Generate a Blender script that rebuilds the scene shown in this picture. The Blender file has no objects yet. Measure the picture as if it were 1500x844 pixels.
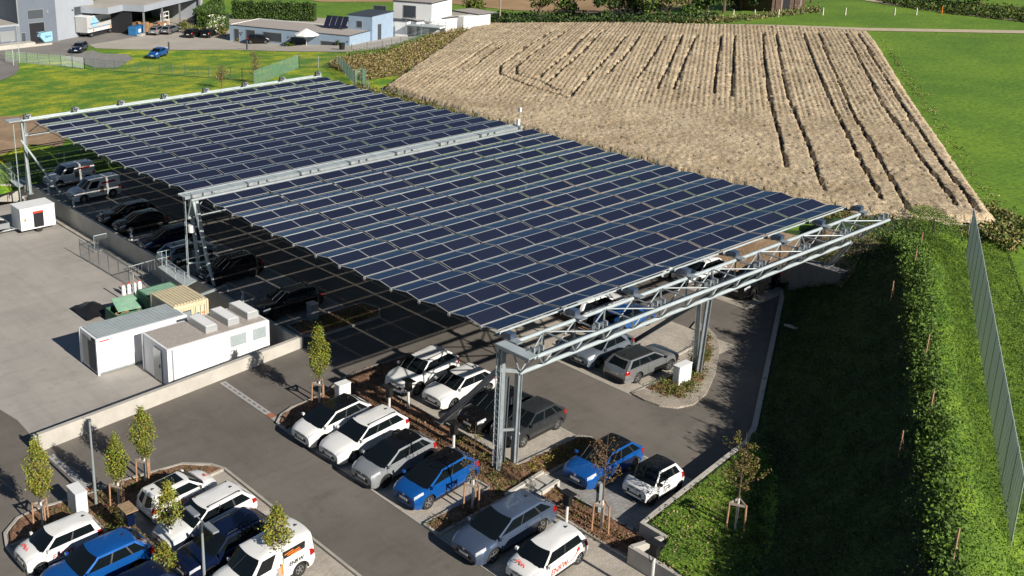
import bpy, bmesh, math, random
import numpy as np
from mathutils import Vector, Matrix
R_ = math.radians
random.seed(7); rng = np.random.default_rng(7)
scn = bpy.context.scene
col = scn.collection

# ------------------------------------------------------------------ camera
FPX, PCX, PCY = 1613.274, 508.7, 288.0
CAM = np.array([-34.84575, -34.794, 28.326])
def cam_axes(p, r, y):
    fwd = np.array([math.sin(y)*math.cos(p), math.cos(y)*math.cos(p), -math.sin(p)])
    right = np.array([math.cos(y), -math.sin(y), 0.])
    up = np.cross(right, fwd)
    r2 = math.cos(r)*right + math.sin(r)*up
    u2 = -math.sin(r)*right + math.cos(r)*up
    return np.array([r2, u2, fwd])
RR = cam_axes(.301, -.004, .656)
cd = bpy.data.cameras.new('camera'); cam = bpy.data.objects.new('camera', cd); col.objects.link(cam)
M = Matrix.Identity(4)
for i in range(3):
    M[i][0] = RR[0][i]; M[i][1] = RR[1][i]; M[i][2] = -RR[2][i]; M[i][3] = CAM[i]
cam.matrix_world = M
cd.sensor_width = 36; cd.lens = FPX*36/1500
cd.shift_x = (750-PCX)/1500; cd.shift_y = -(422-PCY)/1500
cd.clip_start = .5; cd.clip_end = 3000
scn.camera = cam
# ------------------------------------------------------------------ light
SUN_EL, SHADOW_AZ = 28.0, 91.0          # shadows run towards +Y
w = bpy.data.worlds.new('World'); scn.world = w; w.use_nodes = True
nt = w.node_tree; bg = nt.nodes['Background']
sky = nt.nodes.new('ShaderNodeTexSky'); sky.sky_type = 'NISHITA'; sky.sun_disc = False
sky.sun_elevation = R_(SUN_EL)
sx, sy = -math.cos(R_(SHADOW_AZ)), -math.sin(R_(SHADOW_AZ))    # direction to the sun
sky.sun_rotation = math.atan2(sx, sy)
sky.air_density = 1.0; sky.dust_density = .1; sky.ozone_density = 3.0
nt.links.new(sky.outputs[0], bg.inputs[0]); bg.inputs[1].default_value = .036
sd = bpy.data.lights.new('sun', 'SUN'); sun = bpy.data.objects.new('sun', sd); col.objects.link(sun)
sd.energy = 4.6; sd.angle = R_(.5); sd.color = (1, .93, .82)
dirv = Vector((-sx*math.cos(R_(SUN_EL)), -sy*math.cos(R_(SUN_EL)), -math.sin(R_(SUN_EL))))
sun.rotation_euler = dirv.to_track_quat('-Z', 'Y').to_euler(); sun.location = (0, -30, 60)
scn.view_settings.view_transform = 'Standard'; scn.view_settings.look = 'None'
scn.view_settings.exposure = 0.52; scn.view_settings.gamma = 1
scn.render.engine = 'CYCLES'
scn.cycles.max_bounces = 5; scn.cycles.diffuse_bounces = 2; scn.cycles.glossy_bounces = 3
scn.cycles.transparent_max_bounces = 8

# ------------------------------------------------------------------ ground heights and pixel -> ground point
def sm(t): t = min(max(t, 0.), 1.); return t*t*(3-2*t)
def H_lot(x, y): return .065*max(min(x, 0), -18.5)
K0 = np.array([30.4, 1.9]); KN = np.array([.465, -.885]); KD = np.array([-.885, -.465])
def H_out(x, y): return 1.5 - 4*sm((y-62)/70)
def berm(d, s):
    """height across the embankment: d from the kerb, s along it"""
    if d < 0: return 0
    if d < 7.2: h = .12*min(1, d/.5)+4.85*(d/7.2)**1.18
    elif d < 7.9: h = 4.97
    else: h = 4.97-3.4*sm((d-7.9)/3.1)
    return h
def H_bank(x, y):
    v = np.array([x, y])-K0; d = float(v@KN); s = float(v@KD)
    h = berm(d, s)
    k = sm((s+9)/14)                      # the crest sinks towards the far end
    ho = 1.5
    far = max(0.0, 2.6*sm((d+1.5)/4) if d < 9 else 2.6-1.1*sm((d-9)/3))
    out = h*k+(1-k)*far
    return max(out, 0.)
def rise(x, y):
    return max(sm((x-31.2)/5.), sm((y-58)/4.))
def H_any(x, y):
    if x > 31.0 or y > 58: return rise(x, y)*H_out(x, y)
    return H_lot(x, y)
def g(px, py, z=0.):
    d = RR.T@np.array([(px-PCX)/FPX, -(py-PCY)/FPX, 1.]); t = (z-CAM[2])/d[2]; return CAM+t*d
def at(px, py, H=H_any):
    z = 0
    for _ in range(25):
        p = g(px, py, z); z = .5*z+.5*H(p[0], p[1])
    return (float(p[0]), float(p[1]), float(z))
def proj(p):
    d = RR@(np.array(p, float)-CAM); return np.array([PCX+FPX*d[0]/d[2], PCY-FPX*d[1]/d[2]])
def height_to(x, y, z0, py):
    lo, hi = z0, z0+30
    for _ in range(40):
        m = (lo+hi)/2
        if proj((x, y, m))[1] > py: lo = m
        else: hi = m
    return lo-z0

# ------------------------------------------------------------------ materials
MATS = {}
def mat(name, c, rough=.7, metal=0., var=.0, scale=4., c2=None, bump=0., bscale=None, spec=.5, coat=0., emit=None, detail=6, lo=.35, hi=.65, fine=0., fscale=60, stain=0.):
    if name in MATS: return MATS[name]
    m = bpy.data.materials.new(name); m.use_nodes = True; n = m.node_tree.nodes; l = m.node_tree.links
    b = n['Principled BSDF']; b.inputs['Roughness'].default_value = rough; b.inputs['Metallic'].default_value = metal
    b.inputs['Specular IOR Level'].default_value = spec; b.inputs['Coat Weight'].default_value = coat
    b.inputs['Base Color'].default_value = (*c, 1)
    tc = n.new('ShaderNodeTexCoord')
    if c2 or var:
        if c2 is None: c2 = tuple(min(1, v*(1+var)) for v in c); c = tuple(v*(1-var) for v in c)
        nz = n.new('ShaderNodeTexNoise'); nz.inputs['Scale'].default_value = scale; nz.inputs['Detail'].default_value = detail
        nz.inputs['Roughness'].default_value = .65
        l.new(tc.outputs['Object'], nz.inputs[0])
        cr = n.new('ShaderNodeValToRGB'); cr.color_ramp.elements[0].position = lo; cr.color_ramp.elements[1].position = hi
        cr.color_ramp.elements[0].color = (*c, 1); cr.color_ramp.elements[1].color = (*c2, 1)
        l.new(nz.outputs[0], cr.inputs[0]); out = cr.outputs[0]
        if fine:
            n2 = n.new('ShaderNodeTexNoise'); n2.inputs['Scale'].default_value = fscale; n2.inputs['Detail'].default_value = 3
            l.new(tc.outputs['Object'], n2.inputs[0])
            mr = n.new('ShaderNodeMapRange'); mr.inputs[1].default_value = .3; mr.inputs[2].default_value = .7
            mr.inputs[3].default_value = 1-fine; mr.inputs[4].default_value = 1+fine
            l.new(n2.outputs[0], mr.inputs[0])
            mx = n.new('ShaderNodeVectorMath'); mx.operation = 'SCALE'
            l.new(out, mx.inputs[0]); l.new(mr.outputs[0], mx.inputs['Scale']); out = mx.outputs[0]
        if stain:
            for (sc, vec, p0, p1, amt) in ((.9, (1, 1, 1), .56, .68, stain), (1.0, (.22, 1.6, 1), .50, .66, stain*.6), (1.0, (1.5, .10, 1), .50, .64, stain*.5)):
                mp = n.new('ShaderNodeMapping'); mp.inputs['Scale'].default_value = vec; l.new(tc.outputs['Object'], mp.inputs[0])
                n3 = n.new('ShaderNodeTexNoise'); n3.inputs['Scale'].default_value = sc; n3.inputs['Detail'].default_value = 8; n3.inputs['Roughness'].default_value = .7; l.new(mp.outputs[0], n3.inputs[0])
                m3 = n.new('ShaderNodeMapRange'); m3.inputs[1].default_value = p0; m3.inputs[2].default_value = p1; m3.inputs[3].default_value = 1; m3.inputs[4].default_value = 1-amt
                l.new(n3.outputs[0], m3.inputs[0]); mx = n.new('ShaderNodeVectorMath'); mx.operation = 'SCALE'; l.new(out, mx.inputs[0]); l.new(m3.outputs[0], mx.inputs['Scale']); out = mx.outputs[0]
        l.new(out, b.inputs['Base Color'])
    if bump:
        nb = n.new('ShaderNodeTexNoise'); nb.inputs['Scale'].default_value = bscale or scale*4; nb.inputs['Detail'].default_value = 5
        l.new(tc.outputs['Object'], nb.inputs[0])
        bp = n.new('ShaderNodeBump'); bp.inputs['Distance'].default_value = bump; l.new(nb.outputs[0], bp.inputs['Height'])
        l.new(bp.outputs[0], b.inputs['Normal'])
    if emit: b.inputs['Emission Color'].default_value = (*c, 1); b.inputs['Emission Strength'].default_value = emit
    MATS[name] = m; return m
def paver_mat(name, c, bw=.2, bh=.1, mortar=(.20, .18, .16), rot=0.):
    m = bpy.data.materials.new(name); m.use_nodes = True; n = m.node_tree.nodes; l = m.node_tree.links
    b = n['Principled BSDF']; b.inputs['Roughness'].default_value = .85
    tc = n.new('ShaderNodeTexCoord'); mp = n.new('ShaderNodeMapping'); mp.inputs['Rotation'].default_value[2] = rot
    br = n.new('ShaderNodeTexBrick'); br.inputs['Scale'].default_value = 1
    br.inputs['Brick Width'].default_value = bw; br.inputs['Row Height'].default_value = bh
    br.inputs['Mortar Size'].default_value = .012; br.inputs['Mortar Smooth'].default_value = .3
    br.inputs['Color1'].default_value = (*[v*.86 for v in c], 1); br.inputs['Color2'].default_value = (*[v*1.1 for v in c], 1)
    br.inputs['Mortar'].default_value = (*mortar, 1)
    l.new(tc.outputs['Object'], mp.inputs[0]); l.new(mp.outputs[0], br.inputs[0])
    nz = n.new('ShaderNodeTexNoise'); nz.inputs['Scale'].default_value = .7; nz.inputs['Detail'].default_value = 5
    l.new(tc.outputs['Object'], nz.inputs[0])
    mr = n.new('ShaderNodeMapRange'); mr.inputs[1].default_value = .3; mr.inputs[2].default_value = .7; mr.inputs[3].default_value = .8; mr.inputs[4].default_value = 1.12
    l.new(nz.outputs[0], mr.inputs[0]); mx = n.new('ShaderNodeVectorMath'); mx.operation = 'SCALE'
    l.new(br.outputs[0], mx.inputs[0]); l.new(mr.outputs[0], mx.inputs['Scale']); l.new(mx.outputs[0], b.inputs['Base Color'])
    MATS[name] = m; return m
def solar_mat():
    m = bpy.data.materials.new('solar_cells'); m.use_nodes = True; n = m.node_tree.nodes; l = m.node_tree.links
    b = n['Principled BSDF']; b.inputs['Roughness'].default_value = .12; b.inputs['Specular IOR Level'].default_value = .2
    tc = n.new('ShaderNodeTexCoord'); sp = n.new('ShaderNodeSeparateXYZ'); l.new(tc.outputs['Object'], sp.inputs[0])
    def line(sock, period, width):
        a = n.new('ShaderNodeMath'); a.operation = 'DIVIDE'; a.inputs[1].default_value = period; l.new(sock, a.inputs[0])
        f = n.new('ShaderNodeMath'); f.operation = 'FRACT'; l.new(a.outputs[0], f.inputs[0])
        c = n.new('ShaderNodeMath'); c.operation = 'LESS_THAN'; c.inputs[1].default_value = width; l.new(f.outputs[0], c.inputs[0]); return c.outputs[0]
    a = line(sp.outputs[0], .175, .10); b2 = line(sp.outputs[1], .175, .08)
    mxx = n.new('ShaderNodeMath'); mxx.operation = 'MAXIMUM'; l.new(a, mxx.inputs[0]); l.new(b2, mxx.inputs[1])
    oi = n.new('ShaderNodeObjectInfo')
    cr = n.new('ShaderNodeMix'); cr.data_type = 'RGBA'; cr.inputs[6].default_value = (.014, .017, .034, 1); cr.inputs[7].default_value = (.020, .024, .045, 1)
    l.new(oi.outputs['Random'], cr.inputs[0])
    mx = n.new('ShaderNodeMix'); mx.data_type = 'RGBA'; mx.inputs[7].default_value = (.034, .042, .08, 1)
    l.new(mxx.outputs[0], mx.inputs[0]); l.new(cr.outputs[2], mx.inputs[6]); l.new(mx.outputs[2], b.inputs['Base Color'])
    b.inputs['Specular IOR Level'].default_value = 0; b.inputs['Roughness'].default_value = .6
    gl = n.new('ShaderNodeBsdfGlossy'); gl.inputs['Color'].default_value = (.40, .60, .88, 1); gl.inputs['Roughness'].default_value = .10
    fr = n.new('ShaderNodeFresnel'); fr.inputs['IOR'].default_value = 1.42
    ms = n.new('ShaderNodeMixShader'); l.new(fr.outputs[0], ms.inputs[0]); l.new(b.outputs[0], ms.inputs[1]); l.new(gl.outputs[0], ms.inputs[2])
    l.new(ms.outputs[0], n['Material Output'].inputs[0])
    MATS['solar_cells'] = m; return m
solar_mat()
paver_mat('pavers', (.47, .425, .365), mortar=(.36, .32, .27)); paver_mat('pavers_edge', (.40, .35, .29), .24, .16)
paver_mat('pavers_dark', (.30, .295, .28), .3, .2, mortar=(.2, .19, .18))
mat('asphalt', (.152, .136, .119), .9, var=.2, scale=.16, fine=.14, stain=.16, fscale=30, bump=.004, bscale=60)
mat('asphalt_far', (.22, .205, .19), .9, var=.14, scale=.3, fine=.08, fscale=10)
mat('plaza', (.42, .385, .335), .9, var=.08, scale=.3)
mat('gravel_lot', (.25, .245, .23), .95, var=.2, scale=1.2, fine=.2, fscale=12)
mat('yard_concrete', (.38, .355, .325), .88, var=.10, scale=.25, fine=.08, fscale=25, stain=.14)
mat('concrete', (.46, .435, .39), .85, var=.10, scale=.9, fine=.06, fscale=20, bump=.003)
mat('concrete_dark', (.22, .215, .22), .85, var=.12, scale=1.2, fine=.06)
mat('kerb', (.40, .375, .33), .85, var=.14, scale=1.5)
mat('mulch', (.11, .055, .032), .95, c2=(.33, .18, .105), scale=5, fine=.45, fscale=26, bump=.05, bscale=18)
mat('soil', (.26, .17, .10), .95, c2=(.40, .28, .17), scale=.5, fine=.2, fscale=9, bump=.05, bscale=6)
mat('grass', (.055, .12, .010), .9, c2=(.12, .20, .018), scale=.35, fine=.45, fscale=9, bump=.06, bscale=14)
mat('grass_yellow', (.10, .235, .010), .9, c2=(.42, .44, .012), scale=.25, fine=.45, fscale=3.5, bump=.05, bscale=7, lo=.43, hi=.64)
mat('meadow', (.085, .185, .008), .9, c2=(.155, .27, .014), scale=.07, fine=.3, fscale=2.2, bump=.05, bscale=3)
mat('bank_grass', (.06, .135, .008), .9, c2=(.16, .26, .016), scale=.5, fine=.5, fscale=8, bump=.08, bscale=12)  # lit copy of the bank grass, used only where the sun falls
mat('bank_cover_shade', (.016, .040, .007), .9, c2=(.040, .085, .011), scale=.5, fine=.5, fscale=8, bump=.08, bscale=12)  # dark ground cover, deepened further: the slope's shade is put into the colour
mat('dry_grass', (.16, .13, .05), .95, c2=(.34, .27, .12), scale=.5, fine=.3, fscale=7)
mat('wheat', (.36, .275, .17), .95, c2=(.53, .425, .285), scale=.25, fine=.60, fscale=8, bump=.0)
mat('stubble', (.30, .19, .09), .95, c2=(.42, .28, .15), scale=.1, fine=.2, fscale=3)
mat('track', (.52, .43, .31), .95, var=.1, scale=1)
mat('steel', (.36, .40, .42), .5, .4, var=.12, scale=2.5)
mat('steel_pale', (.42, .48, .50), .55, .15, var=.1, scale=1.5)
mat('steel_dark', (.16, .18, .20), .5, .4, var=.1, scale=2)
mat('alu', (.52, .54, .55), .35, .4)
mat('black_plastic', (.012, .012, .013), .5)
mat('rubber', (.018, .018, .018), .8)
mat('rim', (.45, .46, .48), .3, .8)
mat('rim_dark', (.03, .03, .033), .35, .5)
mat('glass', (.006, .009, .011), .03, spec=.45)
mat('lamp_glass', (.55, .57, .60), .12, spec=.7)
mat('tail_red', (.35, .012, .010), .2)
mat('plate', (.75, .75, .72), .5)
mat('white_paint', (.78, .78, .77), .35, coat=.5)
mat('white_box', (.80, .81, .82), .5, var=.03, scale=1.5)
mat('black_paint', (.006, .006, .007), .25, coat=.3)
mat('grey_paint', (.20, .22, .25), .3, .5, coat=.5)
mat('lightgrey_paint', (.36, .38, .40), .32, .4, coat=.5)
mat('silver_paint', (.42, .43, .44), .3, .7, coat=.5)
mat('darkgrey_paint', (.06, .065, .07), .3, .5, coat=.5)
mat('blue_paint', (.008, .11, .42), .28, .35, coat=.6)
mat('navy_paint', (.005, .012, .045), .25, .3, coat=.4)
mat('steelblue_paint', (.13, .18, .28), .28, .6, coat=.6)
mat('paleblue_paint', (.28, .34, .42), .3, .6, coat=.5)
mat('red', (.72, .05, .02), .5); mat('orange', (.85, .22, .03), .5)
mat('bark', (.12, .08, .055), .9, var=.3, scale=8)
mat('white_trunk', (.62, .62, .60), .8, var=.1, scale=5)
mat('stake_wood', (.42, .24, .14), .8, var=.2, scale=4)
mat('grey_wood', (.32, .27, .23), .85, var=.2, scale=4)
for nm, a in (('leaf_green', (.11, .20, .014)), ('leaf_olive', (.13, .15, .016)), ('leaf_tree', (.19, .24, .025)), ('leaf_tree_deep', (.10, .15, .014)), ('leaf_tree_gold', (.26, .22, .025)), ('leaf_dark', (.028, .055, .010)), ('leaf_mid', (.06, .115, .013)), ('leaf_brown', (.16, .095, .035)), ('leaf_yellow', (.22, .17, .02)), ('leaf_hedge', (.05, .10, .012)), ('leaf_dry', (.30, .235, .11))):
    m_ = mat(nm, a, .7, var=.35, scale=.8)
mat('green_paint', (.05, .14, .085), .6, var=.2, scale=2); mat('green_pale', (.24, .42, .30), .6, var=.15, scale=2)
mat('beige_paint', (.62, .54, .37), .55, var=.08, scale=1.5)
mat('corrugated', (.30, .34, .36), .45, .3, var=.08, scale=1)
mat('roof_gravel', (.30, .27, .25), .95, c2=(.46, .42, .38), scale=14, fine=.3, fscale=40)
mat('facade_grey', (.34, .37, .42), .7, var=.05, scale=.3); mat('facade_slate', (.13, .155, .20), .7, var=.06, scale=.3)
mat('facade_blue', (.29, .385, .50), .75, var=.05, scale=1.2); mat('render_white', (.78, .78, .77), .8, var=.03, scale=1)
mat('shutter', (.05, .06, .075), .6); mat('interior_dark', (.015, .015, .02), .9)
mat('crate_wood', (.45, .25, .12), .8, var=.2, scale=1); mat('skip_blue', (.30, .55, .72), .5, var=.1, scale=1)
mat('container_blue', (.03, .16, .36), .5, var=.2, scale=1); mat('barn_wood', (.10, .06, .045), .9, var=.3, scale=1)
mat('tarp_grey', (.48, .48, .48), .6, var=.04, scale=1); mat('fabric_white', (.80, .80, .80), .8)
mat('drain', (.38, .37, .36), .8); mat('brick_red', (.35, .14, .08), .85, var=.2, scale=8)
mat('stone', (.45, .43, .38), .85, var=.2, scale=2); mat('violet', (.12, .10, .20), .7); mat('skin_tone', (.45, .32, .25), .6)
mat('flower', (.75, .70, .60), .8); mat('mesh_green', (.10, .17, .14), .6, .2); mat('mesh_grey', (.68, .73, .75), .5, .2)

mat('field_earth', (.10, .07, .04), .95, var=.3, scale=2)
# ------------------------------------------------------------------ mesh helpers
def world_of(o):
    m = o.matrix_basis.copy()
    while o.parent is not None: o = o.parent; m = o.matrix_basis@m
    return m
class MB:
    def __init__(s): s.v = []; s.f = []; s.m = []; s.mi = {}; s.names = []
    def _mi(s, m):
        if m not in s.mi: s.mi[m] = len(s.names); s.names.append(m)
        return s.mi[m]
    def add(s, vs, fs, m):
        k = len(s.v); s.v += [tuple(map(float, v)) for v in vs]; i = s._mi(m)
        for f in fs: s.f.append(tuple(k+a for a in f)); s.m.append(i)
        return s
    def box(s, c, d, m, rz=0., ry=0., rx=0., taper=1.):
        hx, hy, hz = d[0]/2, d[1]/2, d[2]/2
        P = []
        rot = Matrix.Rotation(rz, 3, 'Z')@Matrix.Rotation(ry, 3, 'Y')@Matrix.Rotation(rx, 3, 'X')
        for z in (-1, 1):
            t = taper if z > 0 else 1
            for a, b in ((-1, -1), (1, -1), (1, 1), (-1, 1)):
                P.append(tuple(Vector(c)+rot@Vector((a*hx*t, b*hy*t, z*hz))))
        return s.add(P, [(3, 2, 1, 0), (4, 5, 6, 7), (0, 1, 5, 4), (1, 2, 6, 5), (2, 3, 7, 6), (3, 0, 4, 7)], m)
    def bb(s, x0, x1, y0, y1, z0, z1, m): return s.box(((x0+x1)/2, (y0+y1)/2, (z0+z1)/2), (abs(x1-x0), abs(y1-y0), abs(z1-z0)), m)
    def tube(s, a, b, r, m, n=8, r2=None, cap=True):
        a = Vector(a); b = Vector(b); d = b-a
        if d.length < 1e-6: return s
        q = d.to_track_quat('Z', 'Y'); r2 = r if r2 is None else r2
        P = [a+q@Vector((math.cos(2*math.pi*i/n)*r, math.sin(2*math.pi*i/n)*r, 0)) for i in range(n)]
        P += [b+q@Vector((math.cos(2*math.pi*i/n)*r2, math.sin(2*math.pi*i/n)*r2, 0)) for i in range(n)]
        F = [(i, (i+1) % n, n+(i+1) % n, n+i) for i in range(n)]
        if cap: F += [tuple(range(n-1, -1, -1)), tuple(range(n, 2*n))]
        return s.add(P, F, m)
    def beam(s, a, b, w_, h_, m):
        a = Vector(a); b = Vector(b); d = b-a; L = d.length
        ry = -math.asin(max(-1, min(1, d.z/L))); rz = math.atan2(d.y, d.x)
        return s.box((a+b)/2, (L, w_, h_), m, rz=rz, ry=ry)
    def prism(s, poly, z0, z1, m, mtop=None):
        n = len(poly)
        ar = sum(poly[i][0]*poly[(i+1) % n][1]-poly[(i+1) % n][0]*poly[i][1] for i in range(n))
        if ar < 0: poly = poly[::-1]
        fz = lambda z, p: z(p[0], p[1]) if callable(z) else z
        P = [(p[0], p[1], fz(z0, p)) for p in poly]+[(p[0], p[1], fz(z1, p)) for p in poly]
        s.add(P, [(i, (i+1) % n, n+(i+1) % n, n+i) for i in range(n)]+[tuple(range(n-1, -1, -1))], m)
        s.add(P[n:], [tuple(range(n))], mtop or m); return s
    def quad(s, pts, m): return s.add(pts, [tuple(range(len(pts)))], m)
    def build(s, name, parent=None, world=False, smooth=None, loc=None):
        me = bpy.data.meshes.new(name); V = s.v
        if world and parent is not None:
            inv = world_of(parent).inverted(); V = [tuple(inv@Vector(v)) for v in V]
        me.from_pydata(V, [], s.f)
        for nm in s.names: me.materials.append(MATS[nm])
        me.polygons.foreach_set('material_index', s.m)
        if smooth:
            me.polygons.foreach_set('use_smooth', [True]*len(s.f)); me.set_sharp_from_angle(angle=R_(smooth))
        me.update(); o = bpy.data.objects.new(name, me); col.objects.link(o)
        if parent is not None: o.parent = parent
        if loc: o.location = loc
        return o
def tag(o, label=None, cat=None, group=None, kind=None):
    if label: o['label'] = label
    if cat: o['category'] = cat
    if group: o['group'] = group
    if kind: o['kind'] = kind
    return o
def thing(name, label, cat, loc=(0, 0, 0), rz=0., group=None, rot=None):
    o = bpy.data.objects.new(name, None); col.objects.link(o); o.location = loc
    o.empty_display_size = .2
    o.matrix_basis = Matrix.Translation(Vector(loc))@(Matrix.Rotation(rz, 4, 'Z') if rot is None else rot)
    return tag(o, label, cat, group)
def copy_thing(o, label, loc=None, rz=None):
    c = o.copy(); col.objects.link(c); c['label'] = label
    if loc is not None: c.location = loc
    if rz is not None: c.rotation_euler = (0, 0, rz)
    def rec(src, dst):
        for ch in [x for x in CH.get(src.name, [])]:
            d = ch.copy(); col.objects.link(d); d.parent = dst
            CH.setdefault(dst.name, []).append(d); rec(ch, d)
    rec(o, c); return c
CH = {}
def index_children():
    CH.clear()
    for x in bpy.data.objects:
        if x.parent: CH.setdefault(x.parent.name, []).append(x)
def sheet(name, poly, H, dz, m, cell=1.0, kind='structure', skirt=0.):
    """a ground sheet: polygon cut into cells and draped on the height function"""
    bm = bmesh.new()
    f = bm.faces.new([bm.verts.new((p[0], p[1], 0)) for p in poly])
    if f.normal.z < 0: f.normal_flip()
    xs = [p[0] for p in poly]; ys = [p[1] for p in poly]
    if cell:
        for ax, lo, hi in ((0, min(xs), max(xs)), (1, min(ys), max(ys))):
            t = math.floor(lo/cell)*cell+cell
            while t < hi:
                co = (t, 0, 0) if ax == 0 else (0, t, 0); no = (1, 0, 0) if ax == 0 else (0, 1, 0)
                bmesh.ops.bisect_plane(bm, geom=bm.verts[:]+bm.edges[:]+bm.faces[:], plane_co=co, plane_no=no, dist=1e-4); t += cell
    for v in bm.verts: v.co.z = H(v.co.x, v.co.y)+dz
    if skirt:
        be = [e for e in bm.edges if e.is_boundary]
        r = bmesh.ops.extrude_edge_only(bm, edges=be)
        for v in [q for q in r['geom'] if isinstance(q, bmesh.types.BMVert)]: v.co.z -= skirt
    bmesh.ops.recalc_face_normals(bm, faces=bm.faces[:])
    if bm.faces and sum(fc.normal.z for fc in bm.faces) < 0: bmesh.ops.reverse_faces(bm, faces=bm.faces[:])
    me = bpy.data.meshes.new(name); bm.to_mesh(me); bm.free(); me.materials.append(MATS[m])
    o = bpy.data.objects.new(name, me); col.objects.link(o)
    if kind: o['kind'] = kind
    return o
def path_strip(mb, pts, wd, H, z0, z1, m, closed=False):
    """kerb or wall following a polyline (constant width)"""
    P = [Vector((p[0], p[1])) for p in pts]; n = len(P); Lp = []; Rp = []
    for i in range(n):
        a = P[i-1] if (i > 0 or closed) else P[i]; b = P[(i+1) % n] if (i < n-1 or closed) else P[i]
        d = (b-a).normalized(); nn = Vector((-d.y, d.x)); Lp.append(P[i]+nn*wd/2); Rp.append(P[i]-nn*wd/2)
    V = []
    for i in range(n):
        h = H(P[i].x, P[i].y); za = z0(P[i].x, P[i].y) if callable(z0) else z0+h; zb = z1(P[i].x, P[i].y) if callable(z1) else z1+h
        V += [(Rp[i].x, Rp[i].y, za), (Rp[i].x, Rp[i].y, zb), (Lp[i].x, Lp[i].y, zb), (Lp[i].x, Lp[i].y, za)]
    F = []
    for i in range(n if closed else n-1):
        a = 4*i; b = 4*((i+1) % n)
        F += [(a, a+1, b+1, b), (a+1, a+2, b+2, b+1), (a+2, a+3, b+3, b+2)]
    if not closed: F += [(0, 3, 2, 1), (4*(n-1), 4*(n-1)+1, 4*(n-1)+2, 4*(n-1)+3)]
    mb.add(V, F, m)
def densify(pts, step=1.0):
    out = []
    for a, b in zip(pts[:-1], pts[1:]):
        k = max(1, int(math.dist(a, b)/step))
        for i in range(k): out.append((a[0]+(b[0]-a[0])*i/k, a[1]+(b[1]-a[1])*i/k))
    return out+[tuple(pts[-1])]
def leaves(mb, pts, size, m, jit=.35, asp=.42):
    """many small leaf faces at given points"""
    n = len(pts); pts = np.asarray(pts, float)
    a = rng.normal(size=(n, 3)); a /= np.linalg.norm(a, axis=1)[:, None]
    b = np.cross(a, rng.normal(size=(n, 3))); b /= np.linalg.norm(b, axis=1)[:, None]
    s = size*(1+jit*rng.uniform(-1, 1, n))[:, None]
    P = np.stack([pts-a*s*.5, pts+b*s*asp, pts+a*s*.5, pts-b*s*asp], 1).reshape(-1, 3)
    k = len(mb.v); mb.v += list(map(tuple, P.tolist()))
    ms = m if isinstance(m, (list, tuple)) else [m]
    idx = [mb._mi(q) for q in ms]; ch = rng.integers(0, len(idx), n)
    mb.f += [(k+4*i, k+4*i+1, k+4*i+2, k+4*i+3) for i in range(n)]; mb.m += [idx[c] for c in ch]
def text_part(body, size, m, parent, loc, rot, shear=0., ext=.002, name='lettering'):
    cu = bpy.data.curves.new('t', 'FONT'); cu.body = body; cu.size = size; cu.align_x = 'CENTER'; cu.align_y = 'CENTER'; cu.extrude = ext; cu.shear = shear; cu.offset = size*.012
    cu.resolution_u = 2
    to = bpy.data.objects.new('t', cu); col.objects.link(to); bpy.context.view_layer.update()
    me = bpy.data.meshes.new_from_object(to.evaluated_get(bpy.context.evaluated_depsgraph_get()))
    bpy.data.objects.remove(to); me.materials.clear(); me.materials.append(MATS[m])
    o = bpy.data.objects.new(name, me); col.objects.link(o); o.parent = parent; o.location = loc; o.rotation_euler = rot; return o
# ================================================================== GROUND
def rect(x0, x1, y0, y1): return [(x0, y0), (x1, y0), (x1, y1), (x0, y1)]
YARD_Z = -1.2
sheet('asphalt_lot', rect(-60, 31.3, -60, 15.0), H_lot, 0, 'asphalt', 3)
sheet('asphalt_lot', rect(.05, 31.3, 15.0, 58.2), H_lot, 0, 'asphalt', 6)
yl = lambda x, y: YARD_Z
sheet('asphalt_drive', rect(-70, -10, 15.0, 57), yl, 0, 'asphalt', 0)
sheet('yard_slab', [g(0, 600, YARD_Z)[:2], g(26, 616, YARD_Z)[:2], g(42, 634, YARD_Z)[:2], (-16.9, 14.9), (.05, 14.9), (.05, 57.5), (-45, 57.5), (-45, 32)], yl, .004, 'yard_concrete', 0)
# the land around: one big sheet beyond the lot
def outer_sheet(name, x0, x1, y0, y1, cell, m, dz=-.03): return sheet(name, rect(x0, x1, y0, y1), H_any, dz, m, cell)
outer_sheet('grass_land', 31.2, 37.0, -60, 58, 1.0, 'grass')
outer_sheet('grass_land', 37.0, 420, -120, 62, 12, 'meadow')
outer_sheet('grass_land', .0, 37, 58, 62, 1.0, 'grass')
outer_sheet('grass_land', .0, 66, 62, 132, 3, 'grass_yellow')
outer_sheet('grass_land', 66, 420, 62, 132, 6, 'meadow')
sheet('grass_land', rect(-200, 0, 57.5, 132), lambda x, y: H_any(x, y) if x > -1 else H_any(x, y), -.03, 'grass_yellow', 4)
sheet('grass_land', rect(-300, 600, 132, 700), H_any, -.03, 'meadow', 60)

def px(pts, H=H_any): return [at(a, b, H)[:2] for a, b in pts]
# brown soil heap beyond the far end of the roof
sheet('bare_soil', px([(-60, 172), (0, 171), (40, 170), (62, 180), (100, 200), (90, 215), (40, 212), (0, 228), (-60, 240)]), H_any, .02, 'soil', 1.5)
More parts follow.
